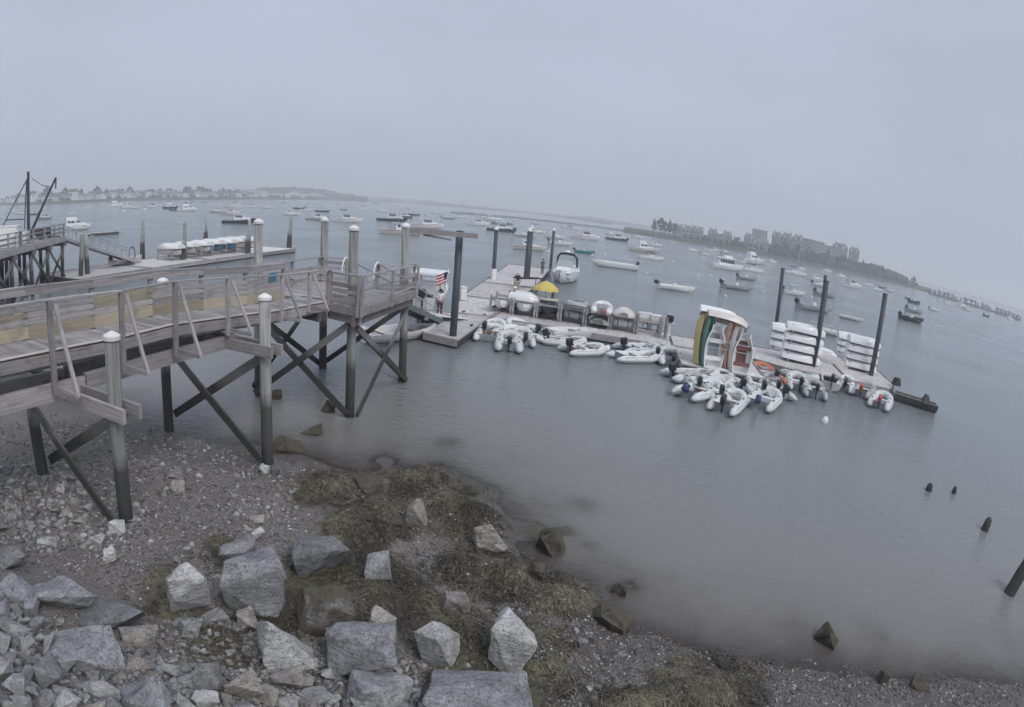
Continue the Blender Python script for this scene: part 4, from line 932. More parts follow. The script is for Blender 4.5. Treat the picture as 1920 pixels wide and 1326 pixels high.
# ------------------------------------------------------------------ inflatables
def rib(stern, bow, label, mat='rubber_pale', motor='motor_black', tilt=-0.3, seat='hull_white', wid=1.7, floor='interior_grey', z=0.0, cowl=None, cover=False, grp='inflatable dinghies tied to the docks', world=None):
    a, b = world if world else (G(*stern, 0.2), G(*bow, 0.25)); d = b - a; L = min(3.7, max(2.8, math.hypot(d.x, d.y))); c = (a + b) / 2
    t = thing('inflatable_dinghy', (c.x, c.y, z), math.atan2(d.y, d.x), label, 'inflatable', grp)
    r = 0.215 + .03 * ((int(stern[0]) * 13) % 7) / 6; wid = wid * (.92 + .14 * ((int(bow[0]) * 5) % 9) / 8); hw = wid / 2 - r; pts = []; rad = []
    for u in np.linspace(0, 1, 7): pts.append((-L / 2 + u * (L * 0.68), hw, r * .9)); rad.append(r * (0.35 if u == 0 else 0.9 if u < .2 else 1))
    for th in np.linspace(0, math.pi, 11)[1:-1]:
        pts.append((L * 0.18 + math.sin(th) ** .9 * (L * 0.32 - r), hw * math.cos(th), r * .9 + 0.17 * math.sin(th))); rad.append(r)
    pts += [(x, -y, zz) for x, y, zz in pts[:7][::-1]]; rad += rad[:7][::-1]
    tube = MB().tube(pts, rad, 12).build('tube', mat, t, local=Matrix(), smooth=True)
    st = [(x + (0.0 if abs(y) > hw * .98 else 0.0), y + math.copysign(r * .97, y) if abs(y) > .05 else y, zz) for x, y, zz in pts]
    cen = Vector((L * .0, 0, 0)); sp_ = []
    for (x, y, zz), q in zip(pts, rad):
        if x < L * .18: sp_.append((x, y + math.copysign(q + .005, y), zz - .03))
        else:
            v = Vector((x - L * .18, y, 0)); v = v.normalized() * (q + .005); sp_.append((x + v.x, y + v.y, zz - .03))
    MB().tube(sp_, 0.022, 5).build('rubbing_strake', 'rubber_grey' if mat != 'rubber_grey' else 'rubber_dark', tube, local=Matrix())
    MB().box((L * .08, 0, 0.06), (L * .62, hw * 2 - .1, 0.06)).build('floor', floor, t, local=Matrix())
    MB().box((-L / 2 + 0.52, 0, 0.24), (0.05, hw * 2 - .08, 0.36)).build('transom', 'interior_grey', t, local=Matrix())
    if not cover: MB().box((-0.1, 0, 0.36), (0.26, wid - .3, 0.05)).build('seat', seat, t, local=Matrix())
    for sx_, sy_ in ((-.18, 1), (-.18, -1), (.16, 1), (.16, -1)):
        MB().box((L * sx_, sy_ * hw, r * 1.9), (0.26, 0.08, 0.025)).build('grab_handle', 'rubber_dark', tube, local=Matrix())
    if motor: outboard(t, -L / 2 + 0.40, 0, 0.5, 0.95, tilt, motor, cowl)
    if cover:
        MB().box((0, 0, .42), (L * .55, wid * .62, .1), taper=.8).build('cover', 'canvas_grey', t, local=Matrix())
    rr = random.Random(int(stern[0] * 7 + bow[0]))
    rp = [(x, y * 1.0 + math.copysign(r * .75, y) if abs(y) > .05 else y, zz + r * .72 + .03 * math.sin(i * 2.4)) for i, (x, y, zz) in enumerate(pts[1:-1])]
    MB().tube(rp, .012, 4).build('grab_line', 'rope', tube, local=Matrix())
    if rr.random() < .6: link('fuel_tank', rbox_mesh(.38, .26, .22, .04, 'ft'), 'motor_red', t, local=T(-L * .28, rr.uniform(-.2, .2), .2, rr.uniform(-.5, .5)))
    if rr.random() < .55:
        for s_ in (-1, 1):
            oar = MB().tube([(-L * .3, s_ * .22, .42), (L * .22, s_ * .26, .44)], .018, 6).build('oar', 'new_wood', t, local=Matrix()); MB().box((L * .28, s_ * .265, .44), (.4, .12, .02)).build('oar_blade', 'new_wood', oar, local=Matrix())
    if rr.random() < .4: link('stern_locker', rbox_mesh(.4, .7, .3, .05, 'lk'), rr.choice(('canvas_blue', 'canvas_grey', 'hull_white')), t, local=T(L * .2, 0, .3))
    return t
rib((893, 632), (945, 600), 'pale inflatable nosed into the inner corner of the main dock')
rib((908, 645), (930, 609), 'pale inflatable with red-brown seat beside the main dock edge', seat='interior_red', motor=None)
rib((953, 663), (956, 624), 'pale inflatable sitting stern-on to the shore, frontmost at the rack dock', tilt=0.0)
rib((1016, 632), (955, 603), 'pale inflatable along the rack dock with a black motor at its right end', tilt=-.2)
rib((1003, 640), (950, 617), 'pale inflatable tucked outside the one with the black motor', motor=None)
rib((1013, 636), (1100, 643), 'slim pale inflatable under the white rowing skiff', motor='motor_black', tilt=-.5)
rib((1057, 657), (1131, 654), 'pale inflatable lying parallel to the rack dock, dark motor at its left', motor='motor_black', tilt=-.1, mat='rubber_pale')
rib((1160, 654), (1232, 652), 'pinkish pale inflatable against the rack dock, inner of the pair', motor='motor_black', tilt=-.1)
rib((1147, 669), (1235, 668), 'pale inflatable alongside the rack dock, outer of the pair', motor=None)
rib((1263, 688), (1254, 655), 'grey-floored inflatable stern-on beside the finger dock', motor='motor_black', tilt=-.6, floor='interior_grey', seat='canvas_blue')
rib((1249, 704), (1345, 703), 'long pale inflatable across the front of the finger dock', motor='motor_black', tilt=-.2)
rib((1278, 720), (1372, 716), 'pale inflatable squeezed between two others in front of the finger dock', motor=None)
rib((1268, 745), (1356, 722), 'pale inflatable with blue motor cover at its left stern', cowl='motor_blue', tilt=-.9)
rib((1343, 776), (1388, 735), 'blush-white inflatable pointing at the finger dock, lowest in the cluster', mat='rubber_pale', tilt=-.3)
rib((1411, 768), (1452, 732), 'pale inflatable with navy motor raised at its left', cowl='motor_blue', tilt=-1.1, seat='hull_white')
rib((1482, 752), (1400, 706), 'pale inflatable with a black motor at its right end in the cluster', tilt=-.2)
rib((1396, 736), (1345, 700), 'pale inflatable behind the cluster beside the finger dock corner', tilt=-.2)
rib((1462, 722), (1418, 682), 'salmon-orange inflatable at the finger dock', mat='rubber_salmon', motor='motor_black', tilt=-.2)
rib((1472, 696), (1530, 714), 'thin pale inflatable pressed along the outer dock', motor=None)
rib((1503, 742), (1491, 697), 'weathered pale inflatable full of gear at the outer dock', mat='rubber_pale', tilt=-.2, floor='rubber_grey')
rib((1532, 750), (1520, 712), 'dark-floored inflatable beside the pale hard dinghy', mat='rubber_grey', tilt=0.1, floor='rubber_dark')
rib((1598, 752), (1638, 716), 'grey inflatable with red motor cowl by the outer dock', mat='rubber_grey', cowl='motor_red', tilt=-.3)
rib((1640, 772), (1662, 736), 'pale inflatable with red motor cowl, last at the outer dock', cowl='motor_red', tilt=-.3)
for st_, bw_, lab in (((1352, 752), (1334, 716), 'pale inflatable wedged between two others at the left of the cluster'), ((1432, 742), (1408, 708), 'pale inflatable in the middle of the cluster, bow to the finger dock'), ((1460, 742), (1440, 704), 'grey inflatable behind the middle of the cluster'), ((1578, 742), (1592, 704), 'pale inflatable between the hard dinghy and the red-motored pair'), ((1310, 734), (1296, 706), 'grey inflatable half hidden at the left of the cluster'), ((1232, 676), (1226, 648), 'grey inflatable stern-on at the end of the rack dock'), ((985, 650), (978, 618), 'pale inflatable right of the frontmost one at the rack dock')):
    rib(st_, bw_, lab, 'rubber_grey' if lab.startswith('grey') else 'rubber_pale', tilt=-.2 - .5 * ((st_[0] * 3) % 4) / 4, wid=1.4)
# inflatables lying on the far rack and hard dinghies -------------------------------------------------
def dinghy(loc, rz, label, mat='hull_white', L=2.7, B=1.35, rot=None, inner='interior_grey', grp=None, thw=True, name='rowing_dinghy', pram=0.0):
    t = thing(name, loc, rz, label, 'dinghy', grp, rot=rot)
    hull_part('hull', mat, t, L, B, 0.48, 0.06, True, bow=2.6, rise=.18, tr=.85, pram=pram)
    if thw:
        for x in (-.28, .12): MB().box((x * L, 0, .33), (.22, B * .86, .03)).build('thwart', inner if inner != 'interior_grey' else 'hull_white', t, local=Matrix())
    MB().box((0, 0, .075), (L * .6, B * .5, .012)).build('sole', inner, t, local=Matrix())
    return t
def line_rz(a, b): d = G(*b, .3) - G(*a, .3); return math.atan2(d.y, d.x)
dinghy(G(1074, 632, .15), line_rz((1040, 630), (1112, 631)), 'white rowing skiff floating beside the rack dock with pointed bow right', L=3.6, B=1.4)
d1 = dinghy(G(1558, 723, .05), line_rz((1553, 745), (1561, 698)), 'cream hard dinghy with dark seats nosed at the outer dock', 'hull_cream', 3.1, 1.6, inner='canvas_dark'); outboard(d1, -1.6, 0, .6, 1.0, -.2)
# racks on the rack dock --------------------------------------------------------------------------------
RX = (Vector((20.0, 32.75, 0)) - Vector((9.35, 38.05, 0))).normalized(); RN = Vector((-RX.y, RX.x, 0)); R0 = Vector((9.35, 38.05, ZD))
def RD(u, v, z=0.0): p = R0 + RX * (u - 1.25) + RN * (v + .95); return Vector((p.x, p.y, ZD + z))
RZ = math.atan2(RX.y, RX.x); RNZ = math.atan2(RN.y, RN.x)
rackn = 0
for u0, u1 in ((.52, 2.09), (2.11, 3.77), (3.79, 5.40), (5.42, 7.13), (7.15, 8.86), (8.88, 10.64), (10.66, 12.44)):
    rackn += 1
    t = thing('dinghy_rack', RD((u0 + u1) / 2, 1.9), label='grey timber dinghy rack bay on the rack dock, %s from the left' % nth(rackn), cat='rack', group='dinghy racks')
    for u in (u0 + .08, u1 - .08):
        for v in (.95, 2.7): beam('upright', RD(u, v), RD(u, v, 1.15), .14, .14, 'weathered_wood', t)
        beam('rail', RD(u, .8, .82), RD(u, 2.85, .82), .09, .16, 'weathered_wood', t)
        beam('rail', RD(u, .8, .2), RD(u, 2.85, .2), .09, .14, 'weathered_wood', t)
    for v in (1.0, 2.6): beam('cross_rail', RD(u0, v, .95), RD(u1, v, .95), .07, .14, 'weathered_wood', t)
flip = math.pi
dinghy(RD(1.3, 1.75, .34), RNZ + math.pi, 'white dinghy with dark interior under the leftmost rack bay', inner='interior_grey', L=2.3)
dinghy(RD(2.9, 1.65, .34), RNZ + math.pi, 'white dinghy with grey interior low in the second rack bay', L=2.4)
dinghy(RD(4.6, 1.65, .34), RNZ + math.pi, 'dark blue dinghy with pale gunwale low in the third rack bay', 'hull_navy', 2.5, inner='hull_blue')
dinghy(RD(2.75, 1.9, 1.36), RZ, 'white dinghy turned over on top of the second rack bay', L=2.1, B=1.1, rot=(math.pi, 0, RZ))
dinghy(RD(2.9, 2.9, 1.36), RZ, 'white dinghy turned over at the back of the second rack bay', L=2.0, rot=(math.pi, 0, RZ))
def cover_boat(u, v, z, label, mat, L, wid):
    t = thing('covered_dinghy', RD(u, v, z), RNZ + math.pi, label, 'dinghy')
    vs, fs = [], []; n = 9
    for i in range(n):
        x = -L / 2 + L * i / (n - 1); b = wid / 2 * (1 - abs(i / (n - 1) * 2 - .9) ** 3 * .45)
        for j in range(7):
            th = math.pi * j / 6; vs.append((x, b * math.cos(th), .34 * math.sin(th) ** .7 * (1 - .25 * abs(math.sin(i * 1.9))) + .02))
    for i in range(n - 1):
        for j in range(6): a = i * 7 + j; fs.append((a, a + 1, a + 8, a + 7))
    fs += [tuple(range(7)), tuple(range((n - 1) * 7, n * 7))[::-1]]
    MB().add(vs, fs).build('cover', mat, t, local=Matrix(), smooth=True); MB().tube([(x * L / 2, wid / 2 * .98 * s_, .02) for s_, x in ((1, -.95), (1, .3), (1, .7), (-1, .7), (-1, .3), (-1, -.95))], .09, 8).build('tube', 'rubber_grey', t, local=Matrix(), smooth=True)
    return t
def rolled(u, label, mat):
    t = thing('rolled_inflatable', RD(u, 1.3, .55), RZ, label, 'inflatable')
    MB().tube([(-.75, 0, 0), (-.7, 0, 0), (-.25, 0, .03), (.2, 0, -.01), (.7, 0, .02), (.75, 0, 0)], [.1, .25, .28, .26, .24, .1], 12).build('roll', mat, t, local=Matrix(), smooth=True)
    for x in (-.35, .35): MB().tube([(x - .03, 0, .01), (x + .03, 0, .01)], .285, 12).build('strap', 'rubber_dark', t, local=Matrix())
rib((6, 4), (1, 7), 'grey inflatable resting bow-out on top of the fourth rack bay', 'rubber_grey', None, wid=1.5, z=ZD + .95, world=(RD(6.4, 3.1), RD(6.4, .6)), grp='inflatables on the racks')
rib((8, 5), (2, 9), 'white-tubed inflatable with grey cover on top of the fifth rack bay', 'hull_white', None, wid=1.6, z=ZD + .95, cover=True, world=(RD(8.2, .45), RD(8.2, 3.1)), grp='inflatables on the racks')
cover_boat(9.75, 1.75, 1.02, 'pale covered dinghy on top of the sixth rack bay', 'hull_cream', 2.5, 1.5)
rolled(6.4, 'pale rolled-up inflatable low in the fourth rack bay', 'rubber_grey')
cover_boat(8.2, 1.6, .32, 'grey covered dinghy low in the fifth rack bay', 'canvas_grey', 2.4, 1.3)
rolled(9.75, 'long pale rolled inflatable low in the sixth rack bay', 'rubber_pale')
# mooring gear on the back edge: posts with white caps, railing with chairs
for i, (u, v) in enumerate(((5.9, 3.25), (7.9, 3.3), (9.8, 3.3), (11.6, 3.3), (12.3, 2.9))):
    t = thing('power_pedestal', RD(u, v), label='slim dock pedestal with white cap on the rack dock, %s from the left' % nth(i + 1), cat='pedestal', group='dock pedestals')
    MB().box((0, 0, .55), (.16, .16, 1.1)).build('post', 'weathered_wood', t, local=Matrix()); MB().lathe([(.13, 0), (.13, .08), (.06, .15)], (0, 0, 1.1), 10).build('cap', 'white_plastic', t, local=Matrix())
t = thing('back_railing', RD(8.0, 3.4), label='low timber railing along the back of the rack dock', cat='railing')
for i in range(13): beam('post', RD(5.2 + i * .6, 3.45), RD(5.2 + i * .6, 3.45, .95), .08, .08, 'weathered_wood', t)
for z in (.45, .9): beam('rail', RD(5.1, 3.45, z), RD(12.5, 3.45, z), .05, .12, 'weathered_wood', t)
for i in range(5):
    t = thing('folding_chair', RD(5.0 + i * .55, 3.0), RNZ, 'dark slatted chair on the rack dock, %s from the left' % nth(i + 1), 'chair', 'chairs on the rack dock')
    MB().box((0, 0, .42), (.42, .44, .04)).build('seat', 'canvas_dark', t, local=Matrix()); MB().box((.2, 0, .68), (.05, .44, .46)).build('backrest', 'canvas_dark', t, local=Matrix())
    for x in (-.18, .18):
        for y in (-.19, .19): MB().box((x, y, .2), (.04, .04, .4)).build('leg', 'galvanised', t, local=Matrix())
# yellow umbrella and table
ug = G(1024, 571, ZD)
t = thing('market_umbrella', RD(4.0, 3.2), label='yellow market umbrella open over the rack dock', cat='umbrella')
prof = []; n = 8
vs = [(0, 0, 2.35)]; 
for k, (r, z) in enumerate(((.45, 2.16), (.85, 1.88), (.96, 1.72))):
    for j in range(16):
        th = 2 * math.pi * j / 16; rr = r * (1.0 if j % 2 == 0 else .955); vs.append((rr * math.cos(th), rr * math.sin(th), z - (.05 if j % 2 == 0 and k == 2 else 0)))
fs = [(0, 1 + j, 1 + (j + 1) % 16) for j in range(16)]
for k in range(2):
    for j in range(16): a, b = 1 + k * 16 + j, 1 + k * 16 + (j + 1) % 16; fs.append((a, a + 16, b + 16, b))
MB().add(vs, fs).build('canopy', 'canvas_yellow', t, local=Matrix()); MB().tube([(0, 0, 0), (0, 0, 2.42)], .03, 8).build('pole', 'galvanised', t, local=Matrix()); MB().lathe([(.28, 0), (.28, .1), (.05, .14)], n=12).build('base', 'steel_dark', t, local=Matrix())
t = thing('dock_table', RD(4.4, 2.3), RZ, 'pale square table under the yellow umbrella', 'table')
MB().box((0, 0, 1.2), (1.3, .9, .05)).build('tabletop', 'wall_cream', t, local=Matrix())
for x in (-.55, .55):
    for y in (-.35, .35): MB().box((x, y, .6), (.06, .06, 1.2)).build('leg', 'weathered_wood', t, local=Matrix())
t = thing('kayak_stand', RD(1.5, 2.9), RZ, 'small red board frame standing by the leftmost rack bay', 'stand')
MB().box((0, 0, .75), (.06, .5, 1.2)).build('board', 'hull_red', t, local=Matrix())
for y in (-.2, .2): MB().box((.06, y, .35), (.06, .06, .7)).build('leg', 'weathered_wood', t, local=Matrix())
for i, (u, v) in enumerate(((1.75, 3.3), (3.2, 3.4), (4.5, 3.45))):
    t = thing('mooring_post', RD(u, v), label=('mooring post with white cap by the red board frame', 'grey mooring post beside the yellow umbrella', 'grey mooring post right behind the yellow umbrella')[i], cat='post')
    MB().box((0, 0, .75), (.18, .18, 1.5)).build('post', 'weathered_wood', t, local=Matrix()); MB().lathe([(.15, 0), (.15, .06), (.04, .14)], (0, 0, 1.5), 10).build('cap', 'white_plastic', t, local=Matrix())
# spare outboards on a stand at the right end
for i, (u, v, s_) in enumerate(((11.2, 2.0, .8), (11.9, 1.8, .6))):
    o = thing('gear_crate', RD(u, v, .95), RZ + .1, ('white gear crate on the rightmost rack bay', 'small pale gear crate on the rightmost rack bay')[i], 'crate'); link('body', rbox_mesh(s_, .6, .35, .04, i), 'white_plastic' if i == 0 else 'hull_cream', o, local=T(0, 0, .18)); MB().box((0, 0, .37), (s_ * 1.04, .63, .04)).build('lid', 'white_plastic', o, local=Matrix())
t = thing('motor_stand', RD(12.8, 1.6), RZ, 'timber stand carrying spare outboard motors at the rack dock end', 'stand')
beam('upright', RD(12.75, .8), RD(12.75, .8, 1.5), .12, .12, 'weathered_wood', t); beam('upright', RD(12.75, 1.8), RD(12.75, 1.8, 1.5), .12, .12, 'weathered_wood', t); beam('crossbar', RD(12.75, .6, 1.0), RD(12.75, 2.0, 1.0), .1, .16, 'weathered_wood', t)
for i, (v, mm, lab) in enumerate(((.9, 'motor_black', 'white-legged black outboard on the motor stand'), (1.5, 'hull_grey', 'grey outboard on the motor stand'))):
    o = thing('spare_outboard', RD(12.97, v, 1.15), RZ, lab, 'outboard motor'); outboard(o, 0, 0, 0, 1.15, 0, 'hull_white' if i == 0 else mm, mm)
# upright dinghies leaning on the finger dock ---------------------------------------------------------------
FX = (Vector((22.6, 25.8, 0)) - Vector((18.0, 28.0, 0))).normalized(); FNv = Vector((-FX.y, FX.x, 0))
def FD(u, v, z=0): p = Vector((18.0, 28.0, 0)) + FX * u + FNv * v; return Vector((p.x, p.y, ZD + z))
view = math.atan2(-20.5, -26.5)
def upright(p, label, mat, inner, L=2.5, turn=0.0, lean=0.12, B=1.25):
    # boat stands on its transom, bow up, open side (its +z) turned to the shore
    rzv = math.atan2(-p.y, -p.x) + turn
    Rm = Matrix.Rotation(rzv, 4, 'Z') @ Matrix(((0, 0, 1, 0), (0, 1, 0, 0), (-1, 0, 0, 0), (0, 0, 0, 1))) @ Matrix.Rotation(math.pi, 4, 'Z')
    Rm = Matrix.Rotation(rzv, 4, 'Z') @ Matrix.Rotation(-lean, 4, 'Y') @ Matrix(((0, 0, 1, 0), (0, -1, 0, 0), (1, 0, 0, 0), (0, 0, 0, 1)))
    t = dinghy((p.x, p.y, p.z + L / 2), 0, label, mat, L, B, rot=Rm.to_euler(), inner=inner, pram=.62)
    return t
upright(FD(1.75, 1.0), 'white dinghy stood on end with blue-grey interior, left of the pair', 'hull_white', 'interior_grey', 2.35, .3)
upright(FD(3.45, .75), 'white dinghy stood on end with red-brown gear inside, right of the pair', 'hull_white', 'interior_red', 2.2, .3)
upright(FD(1.2, 1.35), 'green dinghy stood on end left of the white pair', 'hull_green', 'hull_green', 2.6, 1.0)
upright(FD(.78, 1.5), 'yellow dinghy stood on end, outermost on the left', 'hull_yellow', 'hull_yellow', 2.7, 1.1)
upright(FD(2.85, 1.05), 'cream dinghy stood on end between the white pair', 'hull_cream', 'interior_grey', 2.4, 1.05)
upright(FD(2.5, 1.25), 'salmon dinghy stood on end between the white pair', 'hull_salmon', 'interior_grey', 2.55, 1.05)
t = thing('upright_rack', FD(2.4, 1.8), label='timber and pipe frame holding the upright dinghies', cat='rack')
for u in (1.2, 3.9):
    for v in (2.3, 2.8): beam('upright', FD(u, v), FD(u, v, 2.3), .09, .09, 'weathered_wood', t)
for z in (1.15, 1.55): MB().tube([FD(1.3, .55, z), FD(3.9, .35, z)], .022, 6).build('crossbar', 'galvanised', t)
for v in (2.3, 2.8): beam('top_rail', FD(1.0, v, 2.34), FD(4.1, v, 2.34), .09, .09, 'weathered_wood', t)
FRZ = math.atan2(FX.y, FX.x)
for i, (u, v, z, cm) in enumerate(((2.5, 1.75, 2.92, 'hull_cream'), (2.05, 2.3, 3.05, 'hull_white'))):
    dinghy(FD(u, v, z), 0, ('cream dinghy upside down on top of the upright rack, nearest', 'white dinghy upside down on top of the upright rack, middle', 'white dinghy')[i], cm, 2.5, .75, rot=(math.pi - .55, .05, FRZ), grp='dinghies on the upright rack')
for i, (u, v) in enumerate(((1.0, 2.7), (.9, 3.0))):
    o = thing('fender', FD(u, v, 1.9 - .5 * i), label=('upper', 'lower')[i] + ' white fender hanging at the left of the upright rack', cat='fender'); MB().lathe([(.03, -.35), (.13, -.28), (.15, 0), (.13, .28), (.03, .35)], n=10).build('body', 'white_plastic', o, local=Matrix(), smooth=True)
# stacks of upturned dinghies on the outer dock ----------------------------------------------------------------
def stack(pix, rz, n, L, dzz, what, stag=0.0):
    p = G(*pix, ZD); t = thing('stacking_rack', p, rz, 'timber rack under the %s' % what, 'rack')
    for x in (-L * .36, L * .36):
        for y in (-.66, .66): MB().box((x, y * .8, n * dzz / 2), (.05, .05, n * dzz)).build('upright', 'galvanised', t, local=Matrix())
        for k in range(n): MB().box((x, 0, .12 + k * dzz), (.08, 1.5, .08)).build('bearer', 'weathered_wood', t, local=Matrix())
    for k in range(n):
        dinghy((p.x + stag * k * .05, p.y, ZD + .17 + .52 + k * dzz), 0, 'white dinghy upside down, %s from the bottom of the %s' % (nth(k + 1), what), 'hull_white', L, 1.4, pram=.22, rot=(math.pi, 0, rz), grp='upturned dinghies on the outer dock')
OZ = math.atan2(25 - 30.6, 34 - 25.1)
stack((1500, 680), OZ, 4, 3.0, .62, 'left dinghy stack')
stack((1611, 694), OZ, 4, 2.8, .55, 'right dinghy stack')
stack((1470, 655), OZ, 3, 2.6, .55, 'rear left dinghy stack')
stack((1590, 665), OZ, 3, 2.6, .5, 'rear right dinghy stack')
for i, (x, y, rz) in enumerate(((1540, 652, OZ - .5), (1562, 668, OZ - .6))):
    dinghy(G(x, y, ZD + .5), 0, ('white dinghy upside down on the deck between the stacks, farther', 'cream dinghy upside down on the deck between the stacks, nearer')[i], ('hull_white', 'hull_cream')[i], 3.0, 1.4, rot=(math.pi, 0, rz))
# sailing dinghies with bare masts afloat behind the outer dock
for i, (b, tpx, L) in enumerate((((1557, 628), (1567, 523), 3.8), ((1540, 622), (1545, 528), 3.6), ((1596, 600), (1612, 541), 4.0))):
    g = G(*b, 0.); t = thing('sailing_dinghy', g, OZ, ('sailing dinghy with tall bare mast behind the outer dock', 'sailing dinghy with leaning mast left of the crossing piles', 'sailing dinghy with thin mast farthest behind the outer dock')[i], 'sailing dinghy')
    hull_part('hull', 'hull_white', t, L, 1.4, .4, .08, True); zt = ztop(g, *tpx); top = at_range(tpx[0], tpx[1], math.hypot(g.x, g.y))
    MB().tube([g + Vector((0, 0, .2)), top], [.035, .025], 6).build('mast', 'galvanised', t); MB().tube([(0.2, 0, .9), (-L * .4, 0, .85)], .03, 6).build('boom', 'galvanised', t, local=Matrix())
# dark work float at the far right
t = float_dock('work_float', [[(34.1, 24.75), (33.6, 24.1), (35.75, 21.5), (36.25, 22.1)]], 'narrow dark work float trailing off the right end of the outer dock', 'dark_wood')
o = thing('coiled_net', G(1680, 722, .6), label='dark coiled hose and netting heap on the work float', cat='net')
for i in range(5): MB().tube([(.35 * math.cos(a) * (1 - .08 * i), .35 * math.sin(a) * (1 - .08 * i), .06 + .09 * i) for a in np.linspace(0, 6.28, 16)], .06, 6).build('coil', 'rubber_dark', o, local=Matrix())
o = thing('black_tarp', G(1735, 755, .45), 0.6, 'black draped tarp at the tip of the work float', 'tarp'); MB().box((0, 0, .25), (.9, .6, .5), .3, .35).build('cloth', 'rubber_dark', o, local=Matrix())
# mooring buoys
BU = [(1261, 491), (1213, 513), (1333, 519), (1309, 517), (1360, 557), (1432, 549), (1431, 528), (1584, 595), (1522, 558), (1134, 477), (1028, 472), (1761, 614), (1110, 480), (1748, 612), (1355, 525), (1180, 490), (272, 394), (233, 397)]
for i, (x, y) in enumerate(sorted(BU)):
    g = G(x, y); o = thing('mooring_buoy', g, label='small white mooring buoy afloat, %s from the left' % nth(i + 1), cat='buoy', group='mooring buoys'); r = max(.22, 2.6 * mpp(g))
    MB().lathe([(r * .3, -r * .8), (r * .8, -r * .5), (r, 0), (r * .8, r * .55), (r * .3, r * .85)], (0, 0, r * .35), 12).build('ball', 'white_plastic', o, local=Matrix(), smooth=True); MB().lathe([(r * .12, 0), (r * .12, r * .5)], (0, 0, r * 1.1), 6).build('ring', 'galvanised', o, local=Matrix())
for px, lab in (((1545, 793), 'white oval float alone in the water below the outer dock'), ((1137, 657), 'white fender buoy between two inflatables at the rack dock')):
    g = G(*px); o = thing('float_buoy', g, label=lab, cat='buoy'); MB().lathe([(.05, -.2), (.17, -.1), (.19, .05), (.15, .2), (.05, .28)], n=12).build('ball', 'white_plastic', o, local=T(0, 0, .05, 0, .5), smooth=True); MB().lathe([(.03, 0), (.03, .08)], (0.12, 0, .28), 6).build('ring', 'galvanised', o, local=Matrix())
# express cruiser bow-on beside the main dock
g = G(1058, 527, 0); t = thing('express_cruiser', g, math.radians(-118), 'white express cruiser with dark radar arch tied beside the main dock', 'motor yacht')
hull_part('hull', 'hull_white', t, 8.2, 2.9, 1.15, .3, rise=.35, bow=2.6); stripe(t, 'hull_navy', 8.2, 2.9, 1.15, .3, .2, .3, rise=.35, bow=2.6)
wedge(t, 'foredeck', 'hull_white', -.6, 3.3, 2.3, 1.25, .55, .75, 0, .7)
wedge(t, 'cockpit_coaming', 'hull_white', -3.6, .4, 2.5, 1.1, .6, .1, 0)
MB().add([(.9, -1.0, 1.72), (.9, 1.0, 1.72), (.1, .92, 2.35), (.1, -.92, 2.35)], [(0, 1, 2, 3)]).build('windscreen', 'hull_grey', t, local=Matrix())
MB().tube([(-1.2, -1.2, 1.6), (-.9, -1.15, 2.6), (-.7, -.8, 3.05), (-.65, 0, 3.15), (-.7, .8, 3.05), (-.9, 1.15, 2.6), (-1.2, 1.2, 1.6)], .12, 8).build('radar_arch', 'canvas_dark', t, local=Matrix())
MB().lathe([(.3, 0), (.32, .1), (.2, .22)], (-.7, 0, 3.25), 12).build('radar', 'white_plastic', t, local=Matrix()); MB().box((-2.0, 0, 2.95), (2.3, 2.1, .07)).build('bimini', 'canvas_grey', t, local=Matrix()); rail_loop(t, 8.2, 2.9, 1.2, .5, .05)
MB().box((-4.35, 0, .35), (.8, 2.3, .08)).build('swim_platform', 'hull_white', t, local=Matrix())
# big white open workboat
g = G(1151, 502, 0); t = thing('open_workboat', g, math.radians(172), 'long plain white open workboat lying behind the rack dock', 'workboat')
hull_part('hull', 'hull_white', t, 8.0, 2.3, .85, .2, True, rise=.15, bow=3.0, tr=.95)
for x in (-2.2, 0, 2.0): MB().box((x, 0, .5), (.4, 1.9, .06)).build('thwart', 'hull_white', t, local=Matrix())
outboard(t, -4.1, 0, 1.0, 1.2, -.1)
# flagged boat behind the gangway, and the open skiff in front of it
g = Vector((5.75, 43.0, 0)); t = thing('flag_boat', g, math.radians(70), 'white centre console boat flying a flag behind the gangway', 'motorboat')
hull_part('hull', 'hull_white', t, 7.2, 2.6, 1.2, .2, True, rise=.3); wedge(t, 'cuddy_cabin', 'hull_white', .5, 3.0, 1.9, 1.2, .6, .4, 0); MB().box((0, 0, 1.0), (1.1, 1.2, 1.5), taper=.85).build('console', 'hull_white', t, local=Matrix()); MB().box((0.1, 0, 2.5), (2.8, 2.2, .14)).build('hardtop', 'hull_white', t, local=Matrix())
for x in (-.8, .9):
    for y in (-.9, .9): MB().tube([(x, y, .7), (x, y, 2.45)], .05, 6).build('top_post', 'galvanised', t, local=Matrix())
house_windows(t, -.5, .6, .95, 1.35, .4, 1, True); outboard(t, -3.6, .35, 1.2, 1.4); outboard(t, -3.6, -.35, 1.2, 1.4); MB().box((-1.5, 0, .75), (.6, 1.1, .7)).build('leaning_post', 'canvas_dark', t, local=Matrix())
f0 = at_range(832, 537, 38.5); o = thing('flag', f0, label='small striped flag with dark canton on a staff behind the gangway', cat='flag')
MB().tube([f0 + Vector((0, 0, -1.3)), f0 + Vector((.25, .1, 1.15))], .02, 6).build('staff', 'white_plastic', o)
fd = Vector((-.8, -.1, -.35)).normalized(); fu = Vector((-.05, 0, 1))
for i in range(7):
    a = f0 + Vector((.2, .1, .95)) - fu * .095 * i; vs = []
    for k in range(6):
        p = a + fd * (.8 * k / 5) + Vector((0, .05 * math.sin(k * 1.7), 0)); vs += [p, p - fu * .095]
    MB().add(vs, [(2 * k, 2 * k + 1, 2 * k + 3, 2 * k + 2) for k in range(5)]).build('stripe', 'flag_red' if i % 2 == 0 else 'cloth_white', o)
